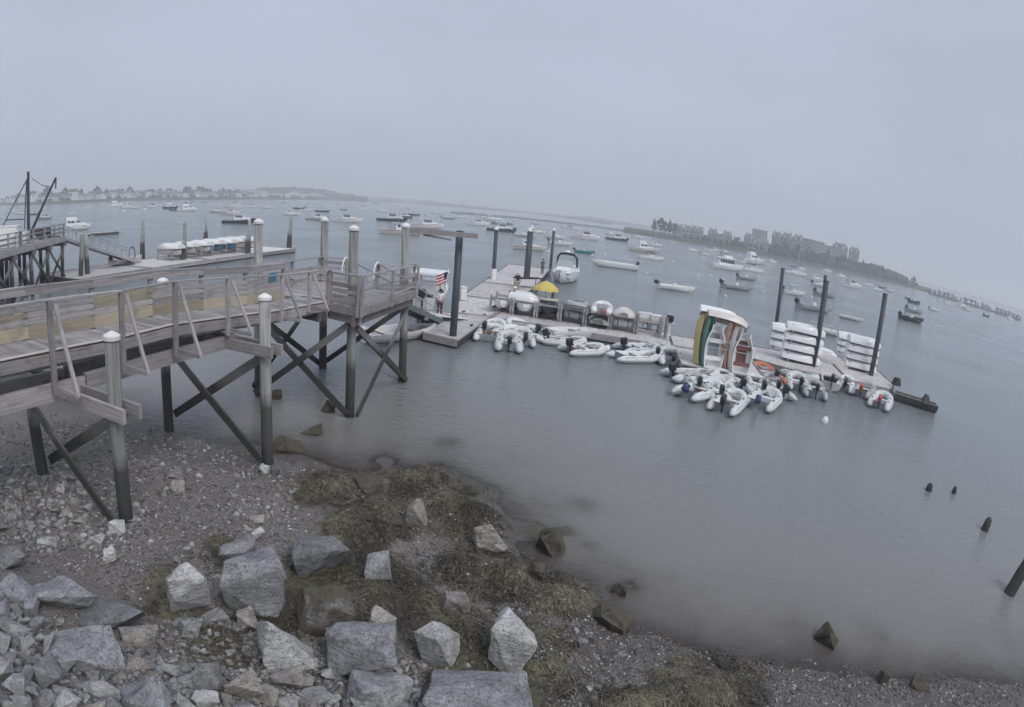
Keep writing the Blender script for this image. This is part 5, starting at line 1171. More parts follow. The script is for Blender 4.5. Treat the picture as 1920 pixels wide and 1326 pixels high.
vs = []; a = f0 + Vector((.2, .1, .955))
for k in range(3):
    p = a + fd * (.36 * k / 2) + Vector((0, -.03 + .05 * math.sin(k * 1.2), 0)); vs += [p, p - fu * .37]
MB().add(vs, [(0, 1, 3, 2), (2, 3, 5, 4)]).build('canton', 'flag_navy', o)
sb = dinghy(G(752, 632, .1), line_rz((712, 640), (806, 628)), 'white open skiff with brown-red sole beside the platform pile', 'hull_white', 5.2, 1.9, inner='interior_red', name='open_skiff'); outboard(sb, -2.6, 0, .6, 1.1, -1.2, 'hull_white')
# dock furniture by the gangway foot
t = thing('gangway_ramp', G(840, 600, ZD), math.radians(35), 'pale wooden ramp plate at the foot of the gangway', 'ramp')
MB().add([(-1.6, -.5, .5), (1.4, -.5, .05), (1.4, .5, .05), (-1.6, .5, .5), (-1.6, -.5, .44), (1.4, -.5, .0), (1.4, .5, .0), (-1.6, .5, .44)], [(0, 1, 2, 3), (7, 6, 5, 4), (0, 4, 5, 1), (1, 5, 6, 2), (2, 6, 7, 3), (3, 7, 4, 0)]).build('plate', 'dock_wood', t, local=Matrix())
for x in (-1.2, 0): MB().box((x, 0, .15), (.1, .9, .32)).build('support', 'weathered_wood', t, local=Matrix())
for i, (x, y, lab) in enumerate(((866, 563, 'white dock box by the dark dock pile'), (924, 524, 'white life-ring cabinet at the left dock pile'))):
    o = thing('dock_box', G(x, y, ZD), .4, lab, 'box'); link('body', rbox_mesh(.5, .45, 1.0 if i else .9, .05, 'b'), 'white_plastic', o, local=T(0, 0, .48)); MB().box((0, 0, 1.0), (.54, .49, .06)).build('lid', 'white_plastic', o, local=Matrix())
t = thing('dock_table', G(988, 541, ZD), .5, 'dark-topped long table on the main dock behind the man', 'table')
MB().box((0, 0, .95), (3.2, .8, .07)).build('tabletop', 'canvas_dark', t, local=Matrix())
for x in (-1.4, 1.4):
    for y in (-.3, .3): MB().box((x, y, .46), (.07, .07, .92)).build('leg', 'galvanised', t, local=Matrix())
for i, (x, y) in enumerate(((884, 612), (869, 586), (908, 592))):
    o = thing('cleat', G(x, y, ZD), .8, 'small dock cleat near the main dock edge, %s from the left' % nth(i + 1), 'cleat'); MB().box((0, 0, .1), (.32, .06, .05)).box((-.07, 0, .04), (.05, .06, .08)).box((.07, 0, .04), (.05, .06, .08)).build('horn', 'steel_dark', o, local=Matrix())
# ================================================================== left fishing pier, its gangway and dock
lp0, lp1 = G(0, 473, 4.0), G(122, 443, 4.0)
LX = (lp1 - lp0).normalized(); LNv = Vector((-LX.y, LX.x, 0))
def LP(u, v, z=0.0): p = lp0 + LX * u + LNv * v; return Vector((p.x, p.y, 4.0 + z))
LL = (lp1 - lp0).length
t = thing('fishing_pier', lp0, label='timber fishing pier on crowded piles at the far left', cat='pier')
u = -6.0
while u < LL:
    beam('deck_plank', LP(u + .14, 0, -.03), LP(u + .14, 7.0, -.03), .27, .06, 'weathered_wood', t); u += .28
beam('rim_board', LP(-6, -.04, -.25), LP(LL, -.04, -.25), .08, .42, 'weathered_wood', t); beam('rim_board', LP(LL + .04, 0, -.25), LP(LL + .04, 7, -.25), .08, .42, 'weathered_wood', t)
for i in range(9):
    u = -5.5 + i * (LL + 5.3) / 8; beam('rail_post', LP(u, .05, -.3), LP(u, .05, 1.1), .12, .12, 'weathered_wood', t)
for z, h in ((1.1, .06), (.75, .14), (.38, .14)): beam('rail', LP(-6, .05, z), LP(LL, .05, z), .12 if h < .1 else .05, h, 'weathered_wood', t)
for z in (1.1, .6): beam('rail', LP(-6, 6.9, z), LP(LL, 6.9, z), .08, .1, 'weathered_wood', t)
for i in range(6):
    u = -5 + i * (LL + 4.8) / 5
    for v in (.2, 2.4, 4.6, 6.8): 
        b = LP(u, v); pile(t, (b.x + random.uniform(-.1, .1), b.y, -1.2), (b.x, b.y, 3.55), .17, False, 'dark_wood')
    beam('cap_beam', LP(u, -.2, -.65), LP(u, 7.1, -.65), .3, .35, 'dark_wood', t)
    if i < 5:
        u2 = -5 + (i + 1) * (LL + 4.8) / 5
        beam('cross_brace', LP(u, 0, -.9), LP(u2, 0, -3.6), .08, .25, 'dark_wood', t); beam('cross_brace', LP(u, .05, -3.6), LP(u2, .05, -.9), .08, .25, 'dark_wood', t)
# derrick
d0 = G(53, 440, 4.0); d0 = LP(8.4, 3.2); r0 = math.hypot(d0.x, d0.y)
def atl(x, y, r=r0): return at_range(x, y, r)
t = thing('derrick', d0, label='black mast and boom of a hoisting derrick on the fishing pier', cat='derrick')
m0, m1, b0, b1 = atl(54, 437), atl(53, 322), atl(60, 432), atl(105, 333)
m0.z = 4.0
MB().tube([m0, m1], [.16, .12], 8).build('mast', 'steel_dark', t); MB().tube([b0, b1], [.12, .09], 8).build('boom', 'steel_dark', t)
for a, b in ((atl(51, 336), atl(5, 425)), (atl(50, 336), atl(46, 430)), (atl(10, 413), atl(46, 411))): MB().tube([a, b], .05, 5).build('stay', 'steel_dark', t)
MB().tube([atl(60, 335), atl(80, 348), atl(96, 350)], .025, 4).build('cable', 'steel_dark', t); MB().tube([b1, b1 + Vector((0, 0, -.9))], .06, 5).build('hook', 'steel_dark', t)
for i, (x, y, w_m, h_m, lab) in enumerate(((15, 448, 2.4, 1.5, 'white fish tote bin on the fishing pier beside the derrick'), (38, 442, 1.0, .8, 'small white crate on the fishing pier near the derrick'))):
    g = LP(3.4 + 3.4 * i, 1.3); o = thing('bait_bin', g, .3, lab, 'bin'); link('body', rbox_mesh(w_m, 1.4, h_m, .08, i), 'white_plastic', o, local=T(0, 0, h_m / 2)); MB().box((0, 0, h_m + .04), (w_m * 1.03, 1.44, .08)).build('lid', 'white_plastic', o, local=Matrix())
for i, (u, v) in enumerate(((10.3, 1.5), (11.4, 1.2), (12.4, 1.8))):
    o = thing('winch', LP(u, v), .4 * i, 'dark deck winch on the fishing pier end, %s from the left' % nth(i + 1), 'winch')
    MB().tube([(-.5, 0, .6), (.5, 0, .6)], .28, 10).build('drum', 'steel_dark', o, local=Matrix()); [MB().box((x_, 0, .45), (.1, .6, .9)).build('side_frame', 'steel_dark', o, local=Matrix()) for x_ in (-.5, .5)]
# paired piles and gangway
def pile_group(bpx, tpx, label, r=.2, cap=False, mat='pile_wood', short=None):
    b = G(*bpx); t = thing('mooring_pile', b, label=label, cat='pile', group='piles of the left dock'); tp = at_range(tpx[0], tpx[1], math.hypot(b.x, b.y)); d = (tp - b)
    pile(t, b - d * .2, tp, r, cap, mat, 'shaft')
    if short:
        s0, s1 = G(*short[0]), None; tp2 = at_range(short[1][0], short[1][1], math.hypot(s0.x, s0.y)); pile(t, s0 - (tp2 - s0) * .2, tp2, r * .9, False, mat, 'second_shaft')
    return t
pile_group((165, 523), (160, 434), 'twin weathered piles at the foot of the fishing pier gangway', .24, short=((151, 527), (155, 440)))
for bp, tpx, s0, s1, lab in (((269, 486), (268, 416), (265, 487), (266, 445), 'double pile near the left end of the left dock'), ((346, 494), (347, 418), (342, 495), (345, 450), 'double pile in front of the white boats on the left dock'),
                     ((388, 458), (386, 408), (382, 459), (384, 436), 'double pile behind the left dock boats'), ((467, 482), (468, 413), (461, 483), (464, 440), 'double pile at the middle right of the left dock'), ((544, 467), (546, 408), (539, 468), (542, 432), 'double pile at the right tip of the left dock')):
    pile_group(bp, tpx, lab, .2, False, 'pile_wood', (s0, s1))
la, lb = LP(LL - .4, .8), G(248, 491, .7); ld = (lb - la).normalized(); ln = Vector((-ld.y, ld.x, 0)).normalized()
t = thing('truss_gangway', la, label='long grey truss gangway down from the fishing pier to the left dock', cat='gangway')
for sd in (-.6, .6):
    o = ln * sd; beam('lower_chord', la + o, lb + o, .1, .2, 'galvanised', t); beam('upper_chord', la + o + Vector((0, 0, 1.1)), lb + o + Vector((0, 0, 1.1)), .08, .08, 'galvanised', t)
    for i in range(10):
        p, q = lerp(la, lb, i / 10) + o, lerp(la, lb, (i + 1) / 10) + o
        beam('truss_post', p, p + Vector((0, 0, 1.1)), .05, .05, 'galvanised', t); beam('truss_diagonal', p, q + Vector((0, 0, 1.1)), .05, .05, 'galvanised', t)
beam('tread', la + Vector((0, 0, .1)), lb + Vector((0, 0, .1)), 1.1, .05, 'galvanised', t)
t = thing('hoop_rail', lb, label='dark hooped handrail where the truss gangway meets the left dock', cat='handrail')
MB().tube([lb + Vector((.0, 0, 0)) + ln * .4 * math.cos(a) + Vector((0, 0, .8 + .7 * math.sin(a))) for a in np.linspace(-.6, 3.7, 14)], .06, 6).build('hoop', 'canvas_dark', t); MB().box((0, 0, .2), (.2, .9, .4)).build('foot', 'galvanised', t, local=Matrix())
LD0, LD1 = G(150, 525, ZD), G(555, 467, ZD); LDX = (LD1 - LD0).normalized(); LDN = Vector((-LDX.y, LDX.x, 0)); LDL = (LD1 - LD0).length
def DD(u, v, z=0): p = LD0 + LDX * u + LDN * v; return Vector((p.x, p.y, ZD + z))
polys = []
for i in range(4):
    a, b = LDL * i / 4 + .01, LDL * (i + 1) / 4 - .01; polys.append([DD(a, 0)[:2], DD(b, 0)[:2], DD(b, 6.2)[:2], DD(a, 6.2)[:2]])
float_dock('left_dock', polys, 'long grey floating dock with dinghy racks beyond the pier')
LDZ = math.atan2(LDX.y, LDX.x)
pos = [(15.5, 3.6), (18.0, 3.8), (20.4, 3.6), (22.7, 3.8), (25.0, 3.6), (27.2, 3.8), (29.2, 3.6)]
for i, (u, v) in enumerate(pos):
    t = thing('dinghy_rack', DD(u, v), LDZ, 'low timber rack on the left dock, %s from the left' % nth(i + 1), 'rack', 'racks on the left dock')
    for x in (-.9, .9):
        for y in (-1, 1): MB().box((x, y, .6), (.12, .12, 1.2)).build('upright', 'weathered_wood', t, local=Matrix())
        for z in (.35, 1.15): MB().box((x, 0, z), (.1, 2.4, .12)).build('bearer', 'weathered_wood', t, local=Matrix())
    dinghy(DD(u, v, 1.75), 0, 'white dinghy upside down on the left dock racks, %s from the left' % nth(i + 1), 'hull_white', 3.2, 1.6, rot=(math.pi, 0, LDZ + math.pi / 2 + .1 * math.sin(i * 3)), grp='upturned dinghies on the left dock', pram=.3)
    dinghy(DD(u, v - .2, .55), LDZ - math.pi / 2, ('teal-blue' if i in (3, 4) else 'white') + ' dinghy low under the left dock racks, %s from the left' % nth(i + 1), 'hull_blue' if i in (3, 4) else 'hull_cream', 2.8, 1.5, grp='dinghies under the left dock racks')
for i, (u, v) in enumerate(((9.3, 4.8), (11.2, 4.9))):
    q = dinghy(DD(u, v, .15), LDZ + .2, ('white dinghy with dark motor lying on the left dock', 'pale dinghy lying on the left dock next to the one with the motor')[i], 'hull_cream', 3.0, 1.4)
    if i == 0: outboard(q, -1.6, 0, .55, 1.0, -.6)
a, b = G(166, 441, .2), G(221, 437, .2); t = thing('log_boom', a, label='dark floating timber boom left of the dock piles', cat='boom'); d = (b - a).normalized(); beam('log', a, b, .9, .5, 'dark_wood', t); beam('top_plank', a + Vector((0, 0, .3)) - d * 2, b + Vector((0, 0, .3)) - d * 1, .7, .08, 'dock_wood', t)

# ================================================================== houses along the far left shore
def mk_house(wall, roof, wide=1.0, storeys=2, hip=False):
    t = thing('house'); h = 2.9 * storeys + .4; W2, D2 = 5.0 * wide, 4.0
    MB().box((0, 0, h / 2), (W2 * 2, D2 * 2, h)).build('wall', wall, t, local=Matrix())
    e = .4; r = 3.2
    if hip: vs = [(-W2 - e, -D2 - e, h), (W2 + e, -D2 - e, h), (W2 + e, D2 + e, h), (-W2 - e, D2 + e, h), (-W2 * .5, 0, h + r), (W2 * .5, 0, h + r)]
    else: vs = [(-W2 - e, -D2 - e, h), (W2 + e, -D2 - e, h), (W2 + e, D2 + e, h), (-W2 - e, D2 + e, h), (-W2 - e, 0, h + r), (W2 + e, 0, h + r)]
    rf = MB().add(vs, [(3, 2, 1, 0), (0, 1, 5, 4), (2, 3, 4, 5), (1, 2, 5), (3, 0, 4)]).build('roof', roof, t, local=Matrix())
    MB().box((W2 * .4, D2 * .3, h + r * .8), (.8, .8, 2.2)).build('chimney', 'wall_brown', rf, local=Matrix())
    for f in range(storeys):
        for i in range(3):
            for yy in (-1, 1): MB().box((-W2 * .62 + W2 * .62 * i, yy * (D2 + .03), 1.6 + 2.9 * f), (1.1, .1, 1.5)).build('window', 'window_dark', t, local=Matrix())
    MB().box((0, -D2 - 1.0, .25 * h), (W2 * 1.3, 2.0, .5 * h)).build('porch', wall, t, local=Matrix()); return t
HOUSES = {}
for i, (wl, rf, wd_, st, hp) in enumerate((('wall_white', 'roof_grey', 1.0, 2, False), ('wall_grey', 'roof_grey', 1.2, 2, True), ('wall_cream', 'roof_brown', 1.1, 2, False), ('wall_brown', 'roof_grey', 1.0, 3, True), ('wall_white', 'roof_brown', .9, 3, False), ('wall_tan', 'roof_grey', 1.6, 2, False))): HOUSES[i] = mk_house(wl, rf, wd_, st, hp)
HN = ['white house with grey gable roof', 'grey house with hipped roof', 'cream house with brown roof', 'tall brown house with hipped roof', 'tall white house with brown gable', 'wide tan house with grey roof']
index_kids(None); hu = set(); hcnt = {}
rh = random.Random(21); hx = []; x = 4.0
SPEC = {24: 0, 42: 0, 60: 4, 138: 4, 190: 0}
while x < 470:
    hx.append((x, rh.choice([0, 1, 1, 2, 3, 3, 4, 5, 1]), rh.uniform(.72, .98), rh.uniform(25, 55))); x += rh.uniform(8.5, 13)
for sx_, kk in SPEC.items():
    j = min(range(len(hx)), key=lambda q: abs(hx[q][0] - sx_)); hx[j] = (sx_, kk, 1.0, 28)
hx += [(x_, rh.choice([0, 2, 1, 4, 0]), rh.uniform(.8, 1.1), rh.uniform(30, 120)) for x_ in np.arange(478, 660, 7.5)] + [(x_, rh.choice([0, 1, 2]), .9, 40) for x_ in np.arange(665, 780, 11)]
for k, (x, kind, sc, inl) in enumerate(sorted(hx)):
    p = LSP(x); r = p.length; q = p * ((r + inl) / r); z = 2.4 + inl * .012
    if 478 < x < 660 and inl > 70: z += (inl - 70) * .1
    pr = HOUSES[kind]; o = pr if kind not in hu else copy_tree(pr); hu.add(kind); o.location = (q.x, q.y, z); o.scale = (sc,) * 3
    o.rotation_euler = (0, 0, -math.atan2(q.x, q.y) + rh.choice([0, 0, math.pi / 2]) + rh.uniform(-.2, .2))
    hcnt[kind] = hcnt.get(kind, 0) + 1; tag(o, '%s on the far left shore, %s such from the left' % (HN[kind], nth(hcnt[kind])), 'house', 'houses on the far left shore')
# long tiered hall and the pale dome
p = LSP(470); q = p * ((p.length + 60) / p.length); t = thing('tiered_hall', (q.x, q.y, 3), -math.atan2(q.x, q.y), 'long pale tiered hall below the wooded hill', 'building')
for i, (w, z, h) in enumerate(((26, 0, 4), (22, 4, 3.5), (14, 7.5, 3))): MB().box((i * 1.5, i * 2, z + h / 2), (w, 14 - 3 * i, h)).build('tier', 'wall_cream', t, local=Matrix()); MB().box((i * 1.5, i * 2, z + h + .15), (w + 1, 15 - 3 * i, .3)).build('tier_roof', 'wall_grey', t, local=Matrix())
p = LSP(407); q = p * ((p.length + 60) / p.length); t = thing('storage_dome', (q.x, q.y, 4), 0, 'round white storage dome on the far left shore', 'tank'); MB().lathe([(4.6, 0), (4.6, 4), (4.0, 6.2), (2.4, 7.8), (.05, 8.4)], n=20).build('shell', 'wall_white', t, local=Matrix(), smooth=True); MB().lathe([(4.9, 0), (4.9, .8)], n=20).build('base_ring', 'wall_grey', t, local=Matrix())
# trees: trunk with limbs and a crown of leafy clumps
def mk_tree(seed, h, w, conifer=False):
    t = thing('tree'); r = random.Random(seed)
    mb = MB().tube([(0, 0, -1), (.1, 0, h * .3), (0, .1, h * .62)], [.35, .26, .12], 7)
    for k in range(5): a = k * 1.3; mb.tube([(0, 0, h * (.25 + .07 * k)), (w * .3 * math.cos(a), w * .3 * math.sin(a), h * (.45 + .08 * k))], [.12, .04], 5)
    mb.build('trunk', 'wall_brown', t, local=Matrix())
    def sp(rr):
        while True:
            x, y, z = rr.uniform(-1, 1), rr.uniform(-1, 1), rr.uniform(-1, 1)
            if x * x + y * y + z * z < 1 and x * x + y * y + z * z > .2: break
        zz = h * .6 + z * h * .4; k = (1 - (zz / h)) * 1.3 if conifer else 1.0
        return (x * w * .5 * k, y * w * .5 * k, zz)
    blob_cloud(70, sp, lambda rr: rr.uniform(.45, 1.1) * (h / 11), seed).build('crown', 'foliage', t, local=Matrix()); return t
TREES = {0: mk_tree(1, 11, 10), 1: mk_tree(2, 13, 8), 2: mk_tree(3, 12, 5, True)}
index_kids(None); tu = set()
def put_tree(kind, loc, sc, label, grp):
    o = TREES[kind] if kind not in tu else copy_tree(TREES[kind]); tu.add(kind); o.location = loc; o.scale = (sc,) * 3; o.rotation_euler = (0, 0, random.uniform(0, 6)); tag(o, label, 'tree', grp)
lx = [50, 78, 88, 100, 112, 122, 152, 170, 182, 200, 225, 243, 256, 283, 300, 316, 347, 352, 362, 376, 384, 392, 418, 430, 444]
for i, x in enumerate(lx):
    p = LSP(x); inl = random.uniform(45, 90); q = p * ((p.length + inl) / p.length)
    put_tree(random.choice([0, 0, 1]), (q.x, q.y, 3), random.uniform(.8, 1.15) if x not in (88, 352, 376) else 1.3, 'dark leafy tree among the far left shore houses, %s from the left' % nth(i + 1), 'trees on the far left shore')
def RSP(x):
    xs = [p[0] for p in dense(RSH)]; j = max(0, min(len(xs) - 2, int(np.searchsorted(xs, x)) - 1)); tt = (x - xs[j]) / (xs[j + 1] - xs[j]); return RS[j].lerp(RS[j + 1], tt), j + tt
def RZT(j, d):
    e = right_prof(j, n_rs); z = float(np.interp(d, [0, 5, 16, 30, 70, 260], [-.5, 1.5, 2.2, 7.5, 10.5, 11])); return z if z < 2 else 2 + (z - 2) * e
n_rs = len(RS)
rx = [(1446 + 9.5 * i_, 15 + 6 * ((i_ * 7) % 3), (0, 1, 0, 2)[i_ % 4], .5 + .12 * ((i_ * 5) % 4)) for i_ in range(15)] + [(1284 + 11 * i_, 20, 0, .36 + .1 * ((i_ * 3) % 3)) for i_ in range(14)] + [(1225, 25, 2, 1.0), (1238, 25, 1, 1.0), (1246, 28, 1, .8), (1254, 25, 2, 1.05), (1262, 24, 1, .8), (1320, 24, 0, .5), (1345, 26, 0, .5), (1376, 24, 0, .5), (1585, 20, 2, .7), (1616, 18, 2, .9), (1628, 16, 0, .9), (1637, 16, 0, 1.0), (1645, 16, 0, .95), (1652, 14, 1, .8), (1680, 12, 0, .6), (1711, 10, 1, .65), (1716, 10, 0, .4)]
for i, (x, inl, kd, sc) in enumerate(sorted(rx)):
    p, j = RSP(x); q = p * ((p.length + inl) / p.length); put_tree(kd, (q.x, q.y, RZT(j, inl) - .3), sc, 'dark tree on the right shore, %s from the left' % nth(i + 1), 'trees on the right shore')
# apartment blocks above the right shore
WIN = MB().box((0, 0, 0), (1.5, .14, 1.5)).mesh('window'); WIN.materials.append(M['roof_grey'])
def block(x0, x1, ytop, ybase, rg, label, wall='wall_tan', roof='roof_grey', floors=4, bays=4, mansard=True, name='apartment_block'):
    xc = (x0 + x1) / 2; b = at_range(xc, ybase, rg); tp = at_range(xc, ytop, rg); w = (x1 - x0) * mpp(b) * 1.1; h = (tp.z - b.z) * .93; zb = b.z
    t = thing(name, (b.x, b.y, zb), -math.atan2(b.x, b.y), label, 'apartments', 'apartment blocks above the right shore')
    hw = h * (.74 if mansard else .95)
    MB().box((0, 0, hw / 2 - 1), (w, 13, hw + 2)).build('wall', wall, t, local=Matrix())
    if mansard:
        rf = MB().box((0, 0, hw + (h - hw) * .5), (w + .8, 13.8, h - hw), 0, .82).build('roof', roof, t, local=Matrix())
        for i in range(2): MB().box(((i - .5) * w * .5, -6.3, hw + (h - hw) * .45), (w * .22, 1.6, (h - hw) * .8)).build('dormer', wall, rf, local=Matrix())
        MB().add([(-w / 2 * .84, -5.8, h), (w / 2 * .84, -5.8, h), (w / 2 * .84, 5.8, h), (-w / 2 * .84, 5.8, h), (-w * .25, 0, h + 1.6), (w * .25, 0, h + 1.6)], [(0, 1, 5, 4), (2, 3, 4, 5), (1, 2, 5), (3, 0, 4)]).build('ridge', roof, rf, local=Matrix())
        for i in range(2): MB().box(((i - .5) * w * .6, 1, h + 1.2), (1.0, 1.0, 2.4)).build('chimney', 'wall_brown', rf, local=Matrix())
    else: MB().box((0, 0, hw + .3), (w + .8, 13.8, .6)).build('roof', roof, t, local=Matrix())
    for f in range(1, floors): MB().box((0, -6.9, hw * f / floors), (w * .3, .9, .25)).build('balcony', wall, t, local=Matrix())
    for f in range(floors):
        for i in range(bays): link('window', WIN, None, t, local=T(-w / 2 + w * (i + .5) / bays, -6.55, hw * (f + .55) / floors))
    return t
for i, (x0, x1, yt, yb, fl, by, ms) in enumerate(((1264, 1280, 423, 446, 3, 4, True), (1281, 1294, 425, 448, 3, 3, True), (1295, 1304, 426, 449, 3, 3, True), (1305, 1317, 428, 451, 3, 3, True), (1327, 1343, 431, 455, 4, 4, True), (1344, 1352, 438, 456, 3, 2, False), (1353, 1371, 436, 460, 4, 4, True), (1376, 1386, 444, 462, 3, 2, False), (1394, 1412, 440, 464, 4, 4, True), (1418, 1438, 447, 473, 4, 4, True))):
    block(x0, x1, yt, yb, 500, 'mansard-roofed apartment block on the right shore, %s from the left' % nth(i + 1) if ms else 'low flat-roofed block between the right shore apartments, %s from the left' % nth(i + 1), 'wall_tan' if i % 2 else 'wall_grey', floors=fl, bays=by, mansard=ms)
block(1410, 1437, 429, 452, 640, 'tall rounded apartment tower rising behind the right shore blocks', 'wall_grey', 'wall_grey', 7, 6, False, 'apartment_tower')
for i, (x0, x1, yt, yb, fl, by) in enumerate(((1446, 1463, 436, 466, 5, 4), (1464, 1484, 438, 469, 5, 5), (1485, 1504, 442, 473, 5, 5), (1505, 1524, 446, 476, 5, 5), (1525, 1543, 451, 480, 4, 4), (1544, 1558, 459, 484, 4, 3), (1559, 1587, 457, 486, 4, 6), (1590, 1609, 465, 492, 4, 4))):
    block(x0, x1, yt, yb, 515 + i * 8, 'long terraced apartment building on the bluff, %s section from the left' % nth(i + 1), 'wall_tan' if i % 2 == 0 else 'wall_grey', floors=fl, bays=by, mansard=i in (0, 1, 2, 6, 7))
# timber trestle ruin at the far right
t0, t1 = at_range(1745, 551, 520), at_range(1912, 601, 560); t0.z = t1.z = 0
t = thing('timber_trestle', t0, label='row of tall weathered trestle piles at the far right', cat='trestle'); d = (t1 - t0); dn = Vector((-d.y, d.x, 0)).normalized()
rt = random.Random(3)
for i in range(22):
    p = lerp(t0, t1, i / 21)
    for o in (0, 5):
        if rt.random() < .85: MB().tube([p + dn * o + Vector((0, 0, -1)), p + dn * o + Vector((rt.uniform(-.4, .4), 0, rt.uniform(3.2, 5.2)))], .8, 6).build('pile', 'steel_dark', t)
for i in range(21): p, q = lerp(t0, t1, i / 21), lerp(t0, t1, (i + 1) / 21); beam('sill', p + Vector((0, 0, .7)), q + Vector((0, 0, .7)), .6, 1.3, 'steel_dark', t)
for i in (3, 7, 8, 9, 15): p, q = lerp(t0, t1, i / 21), lerp(t0, t1, (i + 1) / 21); beam('waler', p + Vector((0, 0, 4)), q + Vector((0, 0, 4)), .5, .9, 'steel_dark', t)
# ================================================================== people
def skin_mesh(name, verts, edges, radii, root=0, sub=1):
    me = bpy.data.meshes.new(name); me.from_pydata(verts, edges, []); o = bpy.data.objects.new(name, me); COL.objects.link(o)
    md = o.modifiers.new('skin', 'SKIN'); md.use_smooth_shade = True
    for i, r in enumerate(radii): sv = me.skin_vertices[0].data[i]; sv.radius = r if hasattr(r, '__len__') else (r, r); sv.use_root = (i == root)
    s2 = o.modifiers.new('sub', 'SUBSURF'); s2.levels = sub; s2.render_levels = sub
    dg = bpy.context.evaluated_depsgraph_get(); ev = o.evaluated_get(dg); m2 = bpy.data.meshes.new_from_object(ev); bpy.data.objects.remove(o); m2.name = name; return m2
def person(loc, rz, label, shirt, trousers, cap=None, h=1.75, shorts=False, arms='down', hair='canvas_dark', sleeves=False):
    k = h / 1.75; t = thing('person', loc, rz, label, 'person', scale=k)
    V = [(0, 0, .98), (0, 0, 1.15), (0, 0, 1.33), (0, 0, 1.44), (0.01, 0, 1.52), (0.02, 0, 1.62), (.025, 0, 1.70),
         (0, .10, .92), (.02, .11, .50), (-.01, .11, .09), (.12, .12, .04), (0, -.10, .92), (.06, -.11, .50), (.03, -.11, .09), (.16, -.12, .04),
         (0, .19, 1.41), (-.02, .25, 1.14), (.07, .24, .92), (.10, .23, .84), (0, -.19, 1.41), (-.02, -.25, 1.14), (.07, -.24, .92), (.10, -.23, .84)]
    E = [(0, 1), (1, 2), (2, 3), (3, 4), (4, 5), (5, 6), (0, 7), (7, 8), (8, 9), (9, 10), (0, 11), (11, 12), (12, 13), (13, 14), (3, 15), (15, 16), (16, 17), (17, 18), (3, 19), (19, 20), (20, 21), (21, 22)]
    if arms == 'hips':
        V[17] = (.08, .15, 1.02); V[18] = (.12, .08, 1.0); V[21] = (.08, -.15, 1.02); V[22] = (.12, -.08, 1.0); V[16] = (-.04, .33, 1.16); V[20] = (-.04, -.33, 1.16)
    R = [(.14, .11), (.13, .10), (.15, .11), (.09, .07), (.055, .055), (.085, .10), (.06, .07), (.085, .085), (.06, .06), (.042, .042), (.04, .03), (.085, .085), (.06, .06), (.042, .042), (.04, .03),
         (.055, .055), (.042, .042), (.032, .032), (.03, .02), (.055, .055), (.042, .042), (.032, .032), (.03, .02)]
    link('body', skin_mesh('body', V, E, R), 'skin', t, local=Matrix())
    g = lambda f: [(a[0] * f, a[1] * f) for a in R]
    sv = [0, 1, 2, 3, 15, 16, 19, 20] + ([17, 21] if sleeves else []); ix = {v: i for i, v in enumerate(sv)}
    Vs = [V[v] for v in sv]; 
    if not sleeves:
        for a, b in ((15, 16), (19, 20)): p, q = Vector(V[a]), Vector(V[b]); Vs[ix[b]] = tuple(p.lerp(q, .75))
    link('shirt', skin_mesh('shirt', Vs, [(ix[a], ix[b]) for a, b in E if a in ix and b in ix], [(R[v][0] * 1.14 + .008, R[v][1] * 1.14 + .008) for v in sv]), shirt, t, local=Matrix())
    tv = [0, 7, 8, 11, 12] + ([] if shorts else [9, 13]); ix = {v: i for i, v in enumerate(tv)}
    link('shorts' if shorts else 'trousers', skin_mesh('trousers', [V[v] for v in tv], [(ix[a], ix[b]) for a, b in E if a in ix and b in ix], [(R[v][0] * 1.12 + .012, R[v][1] * 1.12 + .012) for v in tv]), trousers, t, local=Matrix())
    MB().lathe([(.10, 0), (.108, .06), (.085, .12), (.02, .155)], (-.005, 0, 1.645), 12).build('cap' if cap else 'hair', cap or hair, t, local=Matrix(), smooth=True)
    if cap: MB().box((.13, 0, 1.665), (.12, .15, .012)).build('cap_peak', cap, t, local=Matrix())
    for s_ in (-1, 1):
        MB().lathe([(.016, -.02), (.02, 0), (.016, .02)], (.105, .035 * s_, 1.635), 6).build('eye', 'canvas_dark', t, local=Matrix())
        MB().box((.1 - .02 * 0, .11 * s_, .03), (.26, .09, .06)).build('shoe', 'cloth_grey', t, local=Matrix())
        hx, hy, hz = V[18 if s_ > 0 else 22]
        mb = MB()
        for f in range(4): mb.tube([(hx, hy + (f - 1.5) * .018, hz), (hx + .015, hy + (f - 1.5) * .019, hz - .05), (hx + .03, hy + (f - 1.5) * .018, hz - .085 + .008 * abs(f - 1.4))], [.010, .009, .007], 5)
        mb.tube([(hx + .02, hy, hz + .02), (hx + .05, hy - .01 * s_, hz - .01), (hx + .06, hy - .01 * s_, hz - .045)], [.011, .01, .008], 5)
        mb.build('hand', 'skin', t, local=Matrix())
    MB().tube([(.10, 0, 1.62), (.128, 0, 1.60)], [.012, .016], 6).build('nose', 'skin', t, local=Matrix())
    return t
person(G(968, 549, ZD), math.radians(-110), 'person in black shirt, pale shorts and white cap walking on the main dock', 'cloth_black', 'cloth_khaki', 'cloth_white', 1.78, True)
person(G(1016, 514, ZD), math.radians(-80), 'person in dark grey clothes standing near the far end of the main dock', 'cloth_grey', 'cloth_grey', None, 1.75, False, 'hips')
person(G(823, 594, ZD), math.radians(80), 'person in white top and maroon trousers by the gangway foot', 'cloth_white', 'cloth_maroon', None, 1.72, False)
